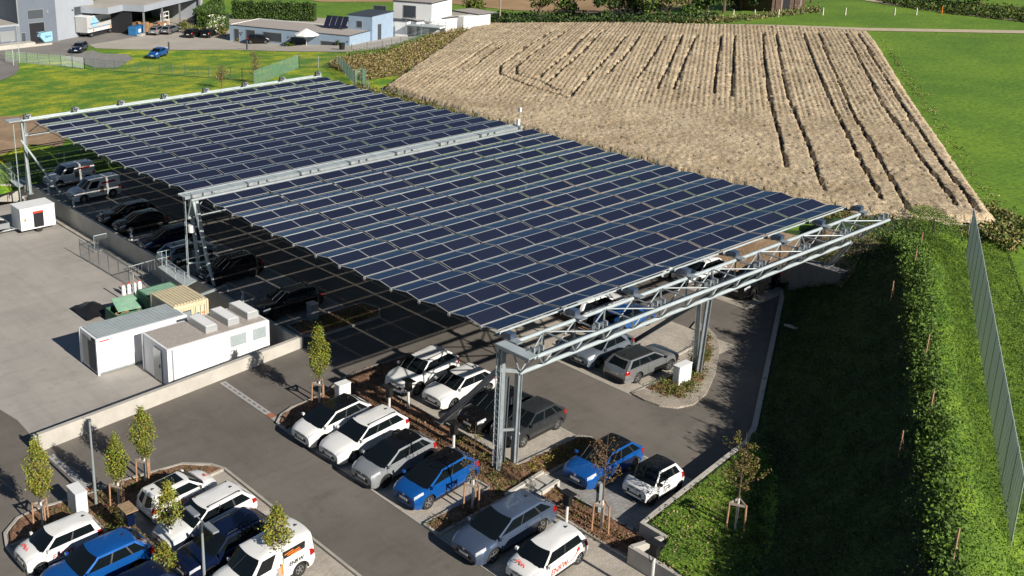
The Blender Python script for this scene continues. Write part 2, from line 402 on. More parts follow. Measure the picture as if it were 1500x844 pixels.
# plaza and road in front of the buildings
sheet('plaza', px([(140, 71), (200, 73), (340, 73), (480, 76), (560, 77), (620, 55), (660, 45), (690, 37), (640, 30), (560, 30), (300, 20), (230, 30), (190, 45), (130, 66)]), H_any, .03, 'plaza', 4)
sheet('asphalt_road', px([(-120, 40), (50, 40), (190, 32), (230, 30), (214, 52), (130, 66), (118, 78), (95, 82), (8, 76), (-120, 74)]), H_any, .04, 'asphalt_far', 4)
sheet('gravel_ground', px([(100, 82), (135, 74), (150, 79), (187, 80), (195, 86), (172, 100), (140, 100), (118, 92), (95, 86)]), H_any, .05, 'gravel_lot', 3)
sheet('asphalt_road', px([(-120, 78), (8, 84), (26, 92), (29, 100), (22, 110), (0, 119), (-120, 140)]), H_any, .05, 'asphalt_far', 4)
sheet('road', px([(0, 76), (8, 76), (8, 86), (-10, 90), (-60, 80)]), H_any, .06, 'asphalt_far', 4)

# field track, far meadow, stubble field, path
sheet('field_track', px([(688, 34), (1000, 38.5), (1275, 45.5), (1560, 50.5), (1560, 46), (1275, 41.5), (1000, 36), (700, 31.5)]), H_any, .05, 'track', 6)
sheet('stubble_field', px([(640, 3), (780, 17), (960, 22), (1010, 8), (1000, -12), (640, -12), (380, -12), (470, 3)]), H_any, .04, 'stubble', 8)
sheet('footpath', px([(1240, -3), (1300, 7), (1390, 20), (1540, 37), (1540, 34.6), (1400, 18.2), (1310, 5.5), (1260, -3)]), H_any, .05, 'track', 4)

# parking bays (pavers)
def pav(name, poly, m='pavers', dz=.012): return sheet(name, poly, H_lot, dz, m, 4)
pav('parking_bays', rect(-6.1, -2.05, -3.0, 7.95)); pav('parking_bays', rect(.35, 4.8, -2.45, 7.9))
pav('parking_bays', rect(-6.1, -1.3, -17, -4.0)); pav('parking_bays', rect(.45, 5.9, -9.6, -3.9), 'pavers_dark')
pav('parking_bays', rect(10.7, 20.6, -1.1, 26.0)); pav('parking_bays', rect(26.2, 31.1, 1.9, 57))
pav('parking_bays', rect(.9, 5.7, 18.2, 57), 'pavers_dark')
pav('parking_bays', rect(-21.1, -17.2, -20, 8.0)); pav('parking_bays', rect(-15.9, -10.5, -20, 6.9))
# white lines between bays and the long drainage channel
lm = MB()
for (x0, x1, ys) in ((-6.0, -2.1, (5.4, 2.8, .15, -2.75)), (.45, 4.7, (5.3, 2.6, 0, -2.3)), (10.8, 15.5, tuple(1.4+2.5*i for i in range(9))), (1.0, 5.6, tuple(20+2.55*i for i in range(15))),
                     (-21, -17.3, (4.7, 2.2, -.3, -2.8)), (-15.8, -10.7, (4.3, 1.8, -.8, -3.4))):
    for y in ys:
        n = 3
        for i in range(n):
            a = x0+(x1-x0)*i/n; b = x0+(x1-x0)*(i+1)/n
            lm.quad([(a, y, H_lot(a, y)+.018), (b, y, H_lot(b, y)+.018), (b, y+.09, H_lot(b, y)+.018), (a, y+.09, H_lot(a, y)+.018)], 'kerb')
o = lm.build('bay_markings'); o['kind'] = 'structure'
dm = MB()
for (a, b) in (((-5.85, 14.6), (-5.85, 9.9)), ((-16.4, 14.2), (-16.25, 10.2))):
    h0, h1 = H_lot(*a)+.012, H_lot(*b)+.012
    dm.quad([(a[0]-.2, a[1], h0), (b[0]-.2, b[1], h1), (b[0]+.2, b[1], h1), (a[0]+.2, a[1], h0)], 'drain')
    h1 += .003
    dm.quad([(b[0]-.2, b[1]-.5, h1), (b[0]+.2, b[1]-.5, h1), (b[0]+.2, b[1], h1), (b[0]-.2, b[1], h1)], 'brick_red')
    dm.quad([(b[0]-.2, b[1]-.9, h1), (b[0]+.2, b[1]-.9, h1), (b[0]+.2, b[1]-.5, h1), (b[0]-.2, b[1]-.5, h1)], 'kerb')
    n = int(abs(a[1]-b[1])/.5)
    for i in range(n):
        y = b[1]+.25+i*.5; hh_ = H_lot(a[0], y)+.018
        dm.quad([(a[0]-.04, y, hh_), (a[0]+.04, y, hh_), (a[0]+.04, y+.3, hh_), (a[0]-.04, y+.3, hh_)], 'steel_dark')
o = dm.build('drain_channel'); o['kind'] = 'structure'

# ------------------------------------------------ planting beds
def noise2(x, y, s=1.0):
    return (math.sin(x*2.1*s+1.3)*math.cos(y*1.7*s+.4)+math.sin(x*4.3*s-y*3.1*s+2)*.5+math.sin(y*7.3*s+x*2.9*s)*.3)/1.8
def bed(name, poly, hgt=.14, m='mulch', cell=.35):
    def Hm(x, y): return H_lot(x, y)+hgt+.05*noise2(x, y, 1.6)
    return sheet(name, poly, Hm, 0, m, cell, skirt=.25)
BEDS = dict(
 rowA=[(-6.0, 8.05), (-5.95, 8.6), (-5.4, 9.1), (-4.6, 9.35), (-3.4, 9.3), (-2.2, 9.45), (-.5, 9.95), (1.5, 10.05), (4.6, 9.95), (4.7, 8.0), (.25, 8.0), (.25, -3.95), (.25, -12.5), (-1.2, -13.5), (-1.2, -4.9), (-1.2, -3.92), (-6.0, -3.92), (-6.0, -3.08), (-1.95, -3.08), (-1.95, 8.05)],
 rowB=[(.25, -2.6), (4.75, -2.6), (5.1, -3.0), (4.9, -3.82), (.25, -3.82)],
 left=[(-17.1, -20), (-17.1, 7.9), (-20.9, 8.1), (-20.6, 9.0), (-19.8, 9.75), (-18.7, 9.95), (-17.1, 9.5), (-14.2, 9.2), (-11.9, 8.6), (-10.9, 7.6), (-10.6, 7.0), (-16.0, 7.0), (-16.0, -20)])
for k, p in BEDS.items(): bed('planting_bed', p)
inner = px([(946, 570), (985, 553), (1010, 539), (1020, 519), (1022, 500), (1032, 484), (1043, 500), (1042, 522), (1030, 560), (1014, 580), (995, 586), (966, 581)], H_lot)
bed('planting_bed', inner, .1)
# island with its broad paved rim
rim_o = px([(925, 578), (944, 588), (966, 596), (992, 599), (1016, 594), (1035, 578), (1048, 548), (1054, 515), (1049, 494), (1038, 482), (1020, 472)], H_lot)
rim_i = px([(1012, 482), (1030, 490), (1036, 500), (1035, 522), (1024, 558), (1008, 577), (990, 583), (966, 577), (950, 570)], H_lot)
sheet('paved_rim', rim_o+rim_i, H_lot, .10, 'pavers_edge', 1, skirt=.12)
bed('planting_bed', px([(957, 570), (1000, 548), (1014, 540), (1020, 528), (1024, 500), (1030, 492), (1034, 506), (1032, 526), (1022, 555), (1007, 574), (990, 580), (968, 575)], H_lot), .13)
# shaded median planting between the two rows under the roof
bed('planting_bed', rect(15.3, 16.3, 3.5, 25), .1, 'mulch', 1.0)
bed('planting_bed', [(2.0, 15.6), (6.4, 15.6), (7.2, 16.6), (6.9, 17.9), (1.0, 18.0), (.8, 16.2)], .1, 'mulch')
km = MB()
def kerb(pts, wd=.14, h=.13, m='kerb', H=H_lot, name='kerb', lab=None):
    path_strip(km, densify(pts, 1.0), wd, H, -.05, h, m)
kerb([(-6.1, 8.0), (-6.1, 8.7), (-5.5, 9.2), (-4.65, 9.45), (-3.4, 9.4), (-2.2, 9.55), (-.5, 10.05), (1.5, 10.15), (4.7, 10.05), (4.8, 7.9)])
kerb([(-6.1, 8.0), (-6.1, -3.0)], .16, .03); kerb([(-6.1, -3.9), (-6.1, -17)], .16, .03); kerb([(-6.1, -3.0), (-6.1, -3.9)])
kerb([(-2.0, 8.0), (-2.0, -3.0), (-6.05, -3.0)]); kerb([(-6.05, -3.97), (-1.25, -3.97), (-1.25, -13)])
kerb([(4.8, 7.95), (.3, 7.95), (.3, -2.5), (4.8, -2.5)]); kerb([(4.8, 7.9), (4.8, -2.5)], .14, .02)
kerb([(4.8, -2.5), (5.15, -2.95), (4.95, -3.88), (.35, -3.88), (.35, -9.7)]); kerb([(4.95, -3.9), (5.9, -4.1), (5.9, -9.6)], .14, .02)
kerb([(10.65, 26), (10.65, -1.15)], .16, .02); kerb([(10.7, -1.15), (15.3, -1.15), (15.3, .2), (20.0, .6)], .12, .1)
kerb([(26.1, 57), (26.1, 1.9), (31.2, 1.9)], .14, .02)
kerb([(-21.1, -20), (-21.1, 8.1), (-20.8, 9.1), (-19.9, 9.9), (-18.7, 10.1), (-17.1, 9.65), (-14.2, 9.35), (-11.8, 8.75), (-10.75, 7.7), (-10.45, 6.9), (-10.45, -20)])
kerb([(-21.0, 8.05), (-17.15, 8.05), (-17.15, -20)], .12, .12); kerb([(-10.5, 6.95), (-15.95, 6.95), (-15.95, -20)], .12, .12)
kerb([(1.0, 18.05), (.85, 16.2), (2.0, 15.5), (6.4, 15.5), (7.3, 16.6), (7.0, 18.0), (1.0, 18.05)])
kerb([(5.7, 18.2), (5.7, 57)], .25, .03)
o = km.build('kerbs'); o['kind'] = 'structure'
# stairs through the planting strip
st = thing('stair', 'short pale concrete stair between the two planted strips beside the blue estate car', 'stair', (-.8, -4.45, 0))
sb = MB()
for i in range(4):
    x = -1.75+i*.55; sb.bb(x, x+.56, -4.85, -4.1, -.3, .03+.09*i, 'concrete')
sb.build('steps', st, world=True)
for y in (-4.98, -3.99):
    c_ = MB(); c_.add([(-2.0, y-.08, -.2), (.5, y-.08, -.2), (.5, y+.08, -.2), (-2.0, y+.08, -.2), (-2.0, y-.08, .14), (.5, y-.08, .42), (.5, y+.08, .42), (-2.0, y+.08, .14)], [(3, 2, 1, 0), (4, 5, 6, 7), (0, 1, 5, 4), (1, 2, 6, 5), (2, 3, 7, 6), (3, 0, 4, 7)], 'concrete')
    c_.build('cheek_wall', st, world=True)

# ------------------------------------------------ embankment on the right
Hs_ = lambda x, y: max(H_bk(x, y), rise(x, y)*1.5)
def H_tri(x, y): return .72
WA, WB, WC = (9.9, -8.75), (.45, -10.0), (.35, -11.6)
kerbB = [tuple(K0+KD*s) for s in (0, 5, 10, 15, 20.2)]
def H_bk(x, y):
    v = np.array([x, y])-K0; d = float(v@KN); s = float(v@KD)
    base = H_bank(x, y)
    n_ = .05*noise2(x, y, .9)+.03*noise2(x, y, 3.1)
    edge = min(1, max(0, d)/.5)
    if s > 20 and d < 3:
        t = sm((s-20)/2.5); base = max(base, .78*t)
        return base+n_*.5
    return base+n_*edge
nx, ny = 170, 110
bankV = []; 
def bank_poly():
    far = [tuple(K0+KD*s+KN*14) for s in (90, 60, 30, 0, -14)]
    return [(31.3, 2.3)]+kerbB+[(9.9, -8.82), (5, -9.45), (.45, -10.05), (.4, -11.2), (-1.2, -11.9), (-1.6, -14.5), (-2.5, -20), (-30, -45)]+far+[(37, 8.0), (31.3, 8.0)]
bank = sheet('embankment', bank_poly(), lambda x, y: H_bk(x, y) if not (x > 31.2 and y > 2.4) else max(H_bk(x, y), rise(x, y)*1.5), .0, 'bank_cover_shade', .6, skirt=.6)  # takes the darker copy so the shaded slope reads nearly black
sheet('sunlit_grass_strip', [tuple(K0+KD*s+KN*7.7) for s in (-8, 5, 20, 35, 46)]+[tuple(K0+KD*s+KN*13.8) for s in (46, 35, 20, 5, -14)], H_bk, .03, 'bank_grass', .6)  # short grass in the lighter copy; sunlight on this side put into the colour
sheet('sunlit_corner', [(9.7, -8.95), (.6, -10.15), (.5, -11.3), (-1.2, -11.8), (-1.4, -14), (0, -15.4), (3, -14.4), (5.8, -12.9), (8.2, -11.4), (9.6, -10.0)], H_bk, .03, 'bank_grass', .6)  # lighter grass cut along the shadow edge, painting in the sunlit corner
MATS_bank = bank
# soil patch by the roof's right hand end
sheet('bare_soil', [(31.25, 2.0), (33.5, -.8), (36.5, -1.5), (38.5, 1.0), (37.6, 6), (36.2, 12), (36, 26), (31.25, 26)], Hs_, .07, 'soil', .6)
sheet('bare_soil', px([(1145, 352), (1205, 338), (1250, 352), (1262, 372), (1250, 400), (1232, 422), (1195, 380), (1165, 372), (1120, 420), (1095, 400)], lambda x, y: max(H_bk(x, y), rise(x, y)*1.5)), lambda x, y: max(H_bk(x, y), rise(x, y)*1.5), .05, 'soil', .6)

def wall_thing(name, label, pts, wd, z0, z1, m='concrete', cat='wall', joints=2.4):
    mb = MB(); path_strip(mb, pts, wd, lambda x, y: 0, z0, z1, m); o = mb.build(name); return tag(o, label, cat)
wall_thing('retaining_wall', 'low pale concrete retaining wall beside the white two seater, holding back the grass', densify([(9.95, -8.65), (.3, -9.9), (.25, -11.2)]), .22, lambda x, y: -.4, lambda x, y: .74+.05)
wall_thing('retaining_wall', 'low grey concrete retaining wall at the bottom edge, stepped in front of the grass corner', densify([(-1.4, -10.6), (-1.45, -14.5), (-1.6, -22)]), .22, lambda x, y: -.5, lambda x, y: .74)
wall_thing('retaining_wall', 'short concrete wall corner between mulch bed and grass corner', [(.25, -11.1), (-1.4, -10.7)], .2, lambda x, y: -.5, lambda x, y: .77)
wall_thing('kerb_wall', 'long narrow kerb wall at the foot of the shaded embankment', densify([tuple(K0+KD*s) for s in (0, 20.3)], 1)+[(9.95, -8.65)], .28, lambda x, y: -.2, lambda x, y: .22+max(0, (12-x))*.22 if x < 12 else .22)
ww = MB()
fa = [g(1168, 392, 1.9), g(1232, 410, 1.9)]
# wedge shaped foundation carrying the end legs of the front truss
wx0, wx1 = 30.9, 31.5
A = (30.0, 1.35); B = (30.0, -2.05)
Pz = lambda p, z: (p[0], p[1], z)
dirw = Vector((B[0]-A[0], B[1]-A[1])).normalized(); nw = Vector((-dirw.y, dirw.x))*.85
A2 = (A[0]+nw.x, A[1]+nw.y); B2 = (B[0]+nw.x, B[1]+nw.y)
V = [Pz(A, -.3), Pz(B, -.3), Pz(B2, -.3), Pz(A2, -.3), Pz(A, 2.75), Pz(B, 2.75), Pz(B2, 2.75), Pz(A2, 2.75)]
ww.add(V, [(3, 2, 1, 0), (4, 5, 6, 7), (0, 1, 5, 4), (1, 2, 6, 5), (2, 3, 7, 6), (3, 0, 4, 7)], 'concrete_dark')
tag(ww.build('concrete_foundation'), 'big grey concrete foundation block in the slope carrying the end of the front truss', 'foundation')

# ================================================================== ROOF
LW = 4.455; P_ = 2.25; N = 7; RZ = 6.6; HR = .17; WID = N*LW
def pmesh():
    mb = MB(); hw, hd = 1.07, .520
    mb.box((0, 0, 0), (2*hw-.07, 2*hd-.054, .026), 'solar_cells')
    for s in (-1, 1):
        mb.box((0, s*(hd-.014), 0), (2*hw, .028, .034), 'alu'); mb.box((s*(hw-.018), 0, 0), (.036, 2*hd-.072, .036), 'alu')
    o = mb.build('solar_panel'); me = o.data; bpy.data.objects.remove(o); return me
PM = pmesh()
tilt = math.atan2(HR, P_/2)
def strip(j, sec):
    y0, n = (0., 12) if sec == 'near' else (28.47, 12)
    sag = .30 if sec == 'near' else .34
    names = ['first', 'second', 'third', 'fourth', 'fifth', 'sixth', 'seventh']
    lab = f"{names[j]} folding strip of solar panels from the left, {'between the two front gantries' if sec=='near' else 'beyond the middle walkway beam'}"
    x0 = j*LW
    t = thing('solar_strip', lab, 'solar roof', (x0, y0, RZ), group='folding solar strips of the car park roof')
    zc = lambda y: -sag*4*((y+.5)/27.5)*(1-(y+.5)/27.5)
    for k in range(n):
        for face in (0, 1):
            yc = (k+.25)*P_ if face == 0 else (k-.25)*P_
            if face == 1 and k == 0 and sec == 'far': continue
            for i in (0, 1):
                xc = .08+1.07+i*2.15
                o = bpy.data.objects.new('solar_panel', PM); col.objects.link(o); o.parent = t
                o.location = (xc, yc+(.028 if face == 0 else -.028), zc(yc)+HR/2+.004); o.rotation_euler = (tilt if face == 0 else -tilt, 0, 0)
    mb = MB()
    for x in (.02, LW-.07):
        mb = MB()
        pts = [(x, y, zc(y)-.06) for y in np.arange(-1.1, 27.3, 2.25)]
        for a, b in zip(pts[:-1], pts[1:]): mb.tube(a, b, .03, 'black_plastic', 5, cap=False)
        mb.build('support_cable', t)
    for x in (.02, LW-.16):
        for k in range(n):
            hb = MB(); y = k*P_; z = zc(y)
            hb.box((x, y, z-.05), (.07, .16, .14), 'alu'); hb.tube((x-.04, y, z-.13), (x+.04, y, z-.13), .05, 'steel_dark', 8)
            if j == 0 and x < 1 or k % 3 == 0: hb.build('cable_hanger', t)
    for k in range(n+(1 if sec == 'near' else 0)):
        y = (k-.5)*P_ if k or sec == 'near' else None
        if y is None or k == n: continue
        fb = MB(); fb.tube((.1, y, zc(y)+HR-.05), (LW-.23, y, zc(y)+HR-.05), .010, 'steel_dark', 5)
        fb.build('hinge_rod', t)
    return t
for j in range(N): strip(j, 'near')
for j in range(N): strip(j, 'far')

def bar(mb, a, b, r=.06, m='steel', n=8): mb.tube(a, b, r, m, n)
def ladder(parent, x, y0, z0, z1, m='steel_pale'):
    mb = MB()
    for s in (-.2, .2): mb.tube((x+s*.3, y0+s, z0), (x+s*.3, y0+s, z1), .025, m, 6)
    z = z0+.3
    while z < z1-.1: mb.tube((x-.06, y0-.2, z), (x+.06, y0+.2, z), .015, m, 5); z += .3
    mb.build('ladder', parent, world=True)
# ---- front truss
ft = thing('truss_gantry', 'front steel lattice gantry with an open triangular truss, nearest the camera', 'gantry', (-.3, -2.4, 0), group='steel gantries carrying the solar roof')
T1 = (-2.3, 6.6); T2 = (-4.0, 6.6); BC = (-2.4, 4.95)
XL, XR = -.6, 31.2
for (y, z), nm, a, b in ((T1, 'top_chord', XL, XR), (T2, 'top_chord', XL, XR), (BC, 'bottom_chord', .25, XR-1.5)):
    mb = MB(); mb.tube((a, y, z), (b, y, z), .10 if nm == 'top_chord' else .11, 'steel_pale', 12); mb.build(nm, ft, world=True, smooth=40)
mb = MB(); nb = 14; dx = (XR-XL-.6)/nb
for i in range(nb+1):
    x = XL+.3+i*dx
    bar(mb, (x, T1[0], T1[1]), (x, T2[0], T2[1]), .045)
    bar(mb, (x, T1[0], T1[1]), (x if x > .3 else .3, BC[0], BC[1]), .045)
    bar(mb, (x, T2[0], T2[1]), (max(.3, x), BC[0], BC[1]), .045)
    if i < nb:
        x2 = x+dx
        if i % 2: bar(mb, (x, T1[0], T1[1]), (x2, T2[0], T2[1]), .04)
        else: bar(mb, (x2, T1[0], T1[1]), (x, T2[0], T2[1]), .04)
        bar(mb, (x, T2[0], T2[1]), (x2, BC[0], BC[1]), .045); bar(mb, (x2, T1[0], T1[1]), (max(.3, x), BC[0], BC[1]), .04)
mb.build('lattice_bars', ft, world=True, smooth=40)
mb = MB(); mb.tube((XL+.2, -3.45, 6.35), (XR-1, -3.45, 6.35), .05, 'steel', 8); mb.tube((XL+.2, -3.2, 6.2), (XR-1, -3.2, 6.2), .03, 'steel_pale', 8); mb.build('cable_conduit', ft, world=True)
mb = MB(); mb.box((-.78, -3.15, 6.74), (.62, 2.1, .05), 'steel_pale'); 
for sx_ in (-1.08, -.48): mb.box((sx_, -3.15, 6.66), (.03, 2.1, .14), 'steel')
mb.build('end_platform', ft, world=True)
for j in range(N+1):
    x = j*LW-.14; mb = MB()
    mb.box((x, -2.1, 6.93), (.36, .42, .26), 'steelblue_paint'); mb.box((x, -2.35, 6.74), (.42, .8, .05), 'steel'); mb.tube((x-.12, -1.75, 6.8), (x+.12, -1.75, 6.8), .16, 'steel_dark', 12)
    mb.build('cable_winch', ft, world=True)
    mb = MB(); mb.box((x+.12, -3.55, 6.62), (1.1, .08, .34), 'steel_dark'); mb.box((x-.1, -3.62, 6.76), (.09, .26, .28), 'steel'); mb.box((x+.5, -3.62, 6.72), (.09, .26, .24), 'steel')
    mb.build('cable_anchor', ft, world=True)
    mb = MB()
    for dx_ in (-.1, .12): mb.tube((x+dx_, -2.1, 6.75), (x+dx_, -1.1, 6.58), .02, 'steel_dark', 5)
    mb.build('tension_cable', ft, world=True)
mb = MB(); mb.tube((-.15, -1.18, 6.66), (31.2, -1.18, 6.66), .055, 'steel_pale', 8)
for j in range(N+1): mb.tube((j*LW-.15, -1.12, 6.62), (j*LW+.1, -1.22, 6.62), .09, 'steel_dark', 8)
mb.build('edge_rail', ft, world=True, smooth=40)
def leg(parent, a, b, w_=.22, m='steel', name='leg'):
    """H-section column"""
    a = Vector(a); b = Vector(b); d = (b-a); L = d.length; q = d.to_track_quat('Z', 'X').to_matrix()
    mb = MB()
    for (cx_, sx_, sy_) in ((0, .03, w_*.9), (-w_/2, .035, w_), (w_/2, .035, w_)):
        P = []
        for z in (0, L):
            for (i, k) in ((-1, -1), (1, -1), (1, 1), (-1, 1)): P.append(a+q@Vector((cx_*0+i*sy_/2, cx_+k*sx_/2, z)) if cx_ else a+q@Vector((i*sx_/2, k*(w_/2-.02), z)))
        mb.add(P, [(3, 2, 1, 0), (4, 5, 6, 7), (0, 1, 5, 4), (1, 2, 6, 5), (2, 3, 7, 6), (3, 0, 4, 7)], m)
    mb.box(a+Vector((0, 0, .03)), (.45, .45, .05), m)
    return mb.build(name, parent, world=True)
leg(ft, (-.72, -2.2, 0), (-.72, -2.2, 6.6), .24); leg(ft, (.3, -2.3, 0), (.3, -2.35, 4.95), .24)
leg(ft, (-.1, -1.9, 0), (-.3, -2.2, 4.9), .18, 'steel_dark')
mb = MB(); mb.beam((-.9, -2.25, 5.45), (.45, -2.4, 5.0), .16, .18, 'steel'); mb.beam((-.72, -2.2, 2.2), (.3, -2.3, 1.95), .1, .12, 'steel'); mb.beam((-.72, -2.2, 6.3), (.3, -3.9, 6.5), .1, .12, 'steel'); mb.build('cross_beam', ft, world=True)
ladder(ft, -.98, -2.25, .3, 6.6)
def brace(parent, a, b, w_=.24, m='steel_dark'):
    mb = MB(); mb.beam(a, b, w_, w_, m); mb.box(Vector(b)+Vector((0, 0, .04)), (.5, .5, .06), m); mb.build('brace', parent, world=True)
brace(ft, (-.6, -1.9, 5.2), (.1, 2.75, .2)); brace(ft, (15.7, -2.2, 5.0), (15.85, 3.0, .1))
for p_, q_ in (((1017, 545), (1017, 440)), ((1022, 549), (1037, 436))):
    f_ = g(*p_, 0); tp = g(*q_, 4.95); leg(ft, f_, (tp[0], BC[0], 4.9), .24)
for p_, q_ in (((1215, 388), (1197, 352)), ((1165, 370), (1163, 345))):
    f_ = g(*p_, 2.75); leg(ft, (float(f_[0]), float(f_[1]), 2.75), (f_[0]-.9, -2.4, 4.95) if p_[0] > 1200 else (f_[0]-1.4, -2.4, 4.95), .24)
# ---- middle gantry
mg = thing('beam_gantry', 'middle steel gantry with a pale walkway beam across the whole solar roof', 'gantry', (0, 27.8, 0), group='steel gantries carrying the solar roof')
mb = MB(); mb.bb(-.7, WID+.3, 27.32, 28.2, 6.50, 6.56, 'steel_pale'); mb.bb(-.7, WID+.3, 28.2, 28.25, 6.4, 6.62, 'steel'); mb.bb(-.7, WID+.3, 27.27, 27.32, 6.4, 6.62, 'steel')
for i in range(18): mb.bb(i*1.8-.4, i*1.8-.37, 27.34, 28.18, 6.563, 6.575, 'steel')
mb.build('walkway', mg, world=True)
mb = MB()
for y, z in ((27.2, 6.3), (28.3, 6.3), (27.75, 4.9)): mb.tube((-.3, y, z), (31.3, y, z), .10, 'steel', 10)
for i in range(15):
    x = -.3+i*2.23
    bar(mb, (x, 27.2, 6.3), (x, 27.75, 4.9), .045); bar(mb, (x, 28.3, 6.3), (x, 27.75, 4.9), .045)
    if i < 14: bar(mb, (x, 27.2, 6.3), (x+2.2, 27.75, 4.9), .04); bar(mb, (x+2.2, 28.3, 6.3), (x, 27.75, 4.9), .04)
mb.build('lattice_bars', mg, world=True)
for j in range(N+1):
    mb = MB(); x = j*LW-.14
    for q, d_ in ((0, (.3, .24, .2)), (.8, (.12, .14, .16)), (1.6, (.3, .1, .1))):
        if x+q < WID+.2: mb = MB(); mb.box((x+q, 27.1, 6.62), d_, 'alu'); mb.build('cable_clamp', mg, world=True)
leg(mg, (.55, 27.9, 0), (.0, 27.9, 6.3), .2, 'steel_pale'); leg(mg, (.9, 27.1, 0), (.15, 27.3, 6.3), .2, 'steel_pale')
mb = MB(); mb.tube((.55, 26.1, .3), (-.1, 27.3, 6.3), .11, 'steel_pale', 10); mb.build('brace', mg, world=True)
mb = MB(); mb.beam((-.3, 28.0, 1.6), (.9, 27.4, 1.6), .1, .1, 'steel_pale'); mb.beam((-.3, 28.0, 4.3), (.4, 27.2, 4.3), .1, .1, 'steel_pale'); mb.tube((-.1, 27.7, 3.9), (-.1, 27.7, 4.4), .22, 'white_paint', 12); mb.build('cross_beam', mg, world=True)
ladder(mg, -.35, 28.0, .5, 6.5)
mb = MB(); mb.tube((31.6, 27.8, 5.5), (31.6, 27.8, 7.9), .05, 'alu', 8); mb.box((31.6, 27.8, 7.9), (.2, .2, .35), 'white_paint'); mb.box((31.35, 27.7, 6.9), (.25, .2, .5), 'white_paint'); mb.build('sensor_mast', mg, world=True)
leg(mg, (31.2, 27.2, .2), (31.0, 27.4, 6.3)); leg(mg, (31.2, 28.6, .2), (31.0, 28.1, 6.3)); leg(mg, (15.6, 27.75, 0), (15.6, 27.75, 4.9), .26)
# ---- far gantry
fg = thing('beam_gantry', 'far steel gantry with cable winches at the back edge of the solar roof', 'gantry', (0, 55.8, 0), group='steel gantries carrying the solar roof')
mb = MB()
for y, z in ((55.55, 6.55), (56.3, 6.5), (56.0, 5.1)): mb.tube((-.6, y, z), (31.4, y, z), .09, 'steel_pale', 8)
for i in range(15):
    x = -.4+i*2.23; bar(mb, (x, 55.55, 6.5), (x, 56.0, 5.1), .045)
    if i < 14: bar(mb, (x+2.2, 55.55, 6.5), (x, 56.0, 5.1), .04)
mb.build('lattice_bars', fg, world=True)
for j in range(N+1):
    mb = MB(); x = j*LW-.1; mb.box((x, 55.9, 6.82), (.34, .3, .34), 'steel_dark'); mb.tube((x-.05, 55.7, 6.95), (x+.3, 55.7, 6.95), .12, 'steel_dark', 10); mb.box((x+.32, 55.9, 6.78), (.2, .35, .24), 'alu'); mb.build('cable_winch', fg, world=True)
mb = MB(); mb.box((-1.3, 55.6, 6.7), (1.3, 1.2, .06), 'steel_pale'); mb.build('end_platform', fg, world=True)
for x, y in ((-.5, 55.4), (-.3, 56.4), (31.2, 55.4), (31.2, 56.4), (15.6, 56)): leg(fg, (x, y, 0), (x, 55.9, 6.4), .22, 'steel')
ladder(fg, -1.35, 55.7, .3, 6.6)
mb = MB(); mb.tube((-.9, 55.4, 4.9), (1.3, 52.6, .1), .09, 'steel_pale', 8); mb.build('brace', fg, world=True)
# ================================================================== VEHICLES
def wheel_meshes():
    out = {}
    for nm, rm in (('rim', 'rim'), ('rim_dark', 'rim_dark')):
        # unit wheel, axis along Y, outer face at +y, radius 1, width .62
        t = MB(); n = 24; prof = [(.62, .31), (.93, .33), (1.0, .24), (1.0, -.24), (.93, -.33), (.62, -.31)]
        V = [(r*math.cos(2*math.pi*i/n), y, r*math.sin(2*math.pi*i/n)) for i in range(n) for r, y in prof]
        k = len(prof); F = [(i*k+j, i*k+j+1, ((i+1) % n)*k+j+1, ((i+1) % n)*k+j) for i in range(n) for j in range(k-1)]
        t.add(V, F, 'rubber'); o = t.build('tyre', smooth=40); tm = o.data; bpy.data.objects.remove(o)
        m = MB()
        V = [(.66*math.cos(2*math.pi*i/n), .18, .66*math.sin(2*math.pi*i/n)) for i in range(n)]
        m.add(V, [tuple(range(n))], 'rim_dark' if nm == 'rim' else 'black_plastic')
        V = [(r*math.cos(2*math.pi*i/n), .27, r*math.sin(2*math.pi*i/n)) for i in range(n) for r in (.55, .66)]
        m.add(V, [(2*i, 2*i+1, 2*((i+1) % n)+1, 2*((i+1) % n)) for i in range(n)], rm)
        for i in range(5):
            a = 2*math.pi*i/5+.3
            m.box((.34*math.cos(a), .25, .34*math.sin(a)), (.5, .05, .16), rm, ry=-a)
        m.tube((0, .2, 0), (0, .29, 0), .13, rm, 10)
        o = m.build('rim'); mm = o.data; bpy.data.objects.remove(o); out[nm] = (tm, mm)
    return out
WM = wheel_meshes()
def interp(x, tab):
    if x >= tab[0][0]: return tab[0][1]
    for (xa, a), (xb, b) in zip(tab[:-1], tab[1:]):
        if x >= xb:
            t = (x-xb)/(xa-xb) if xa != xb else 0; return b+(a-b)*t
    return tab[-1][1]
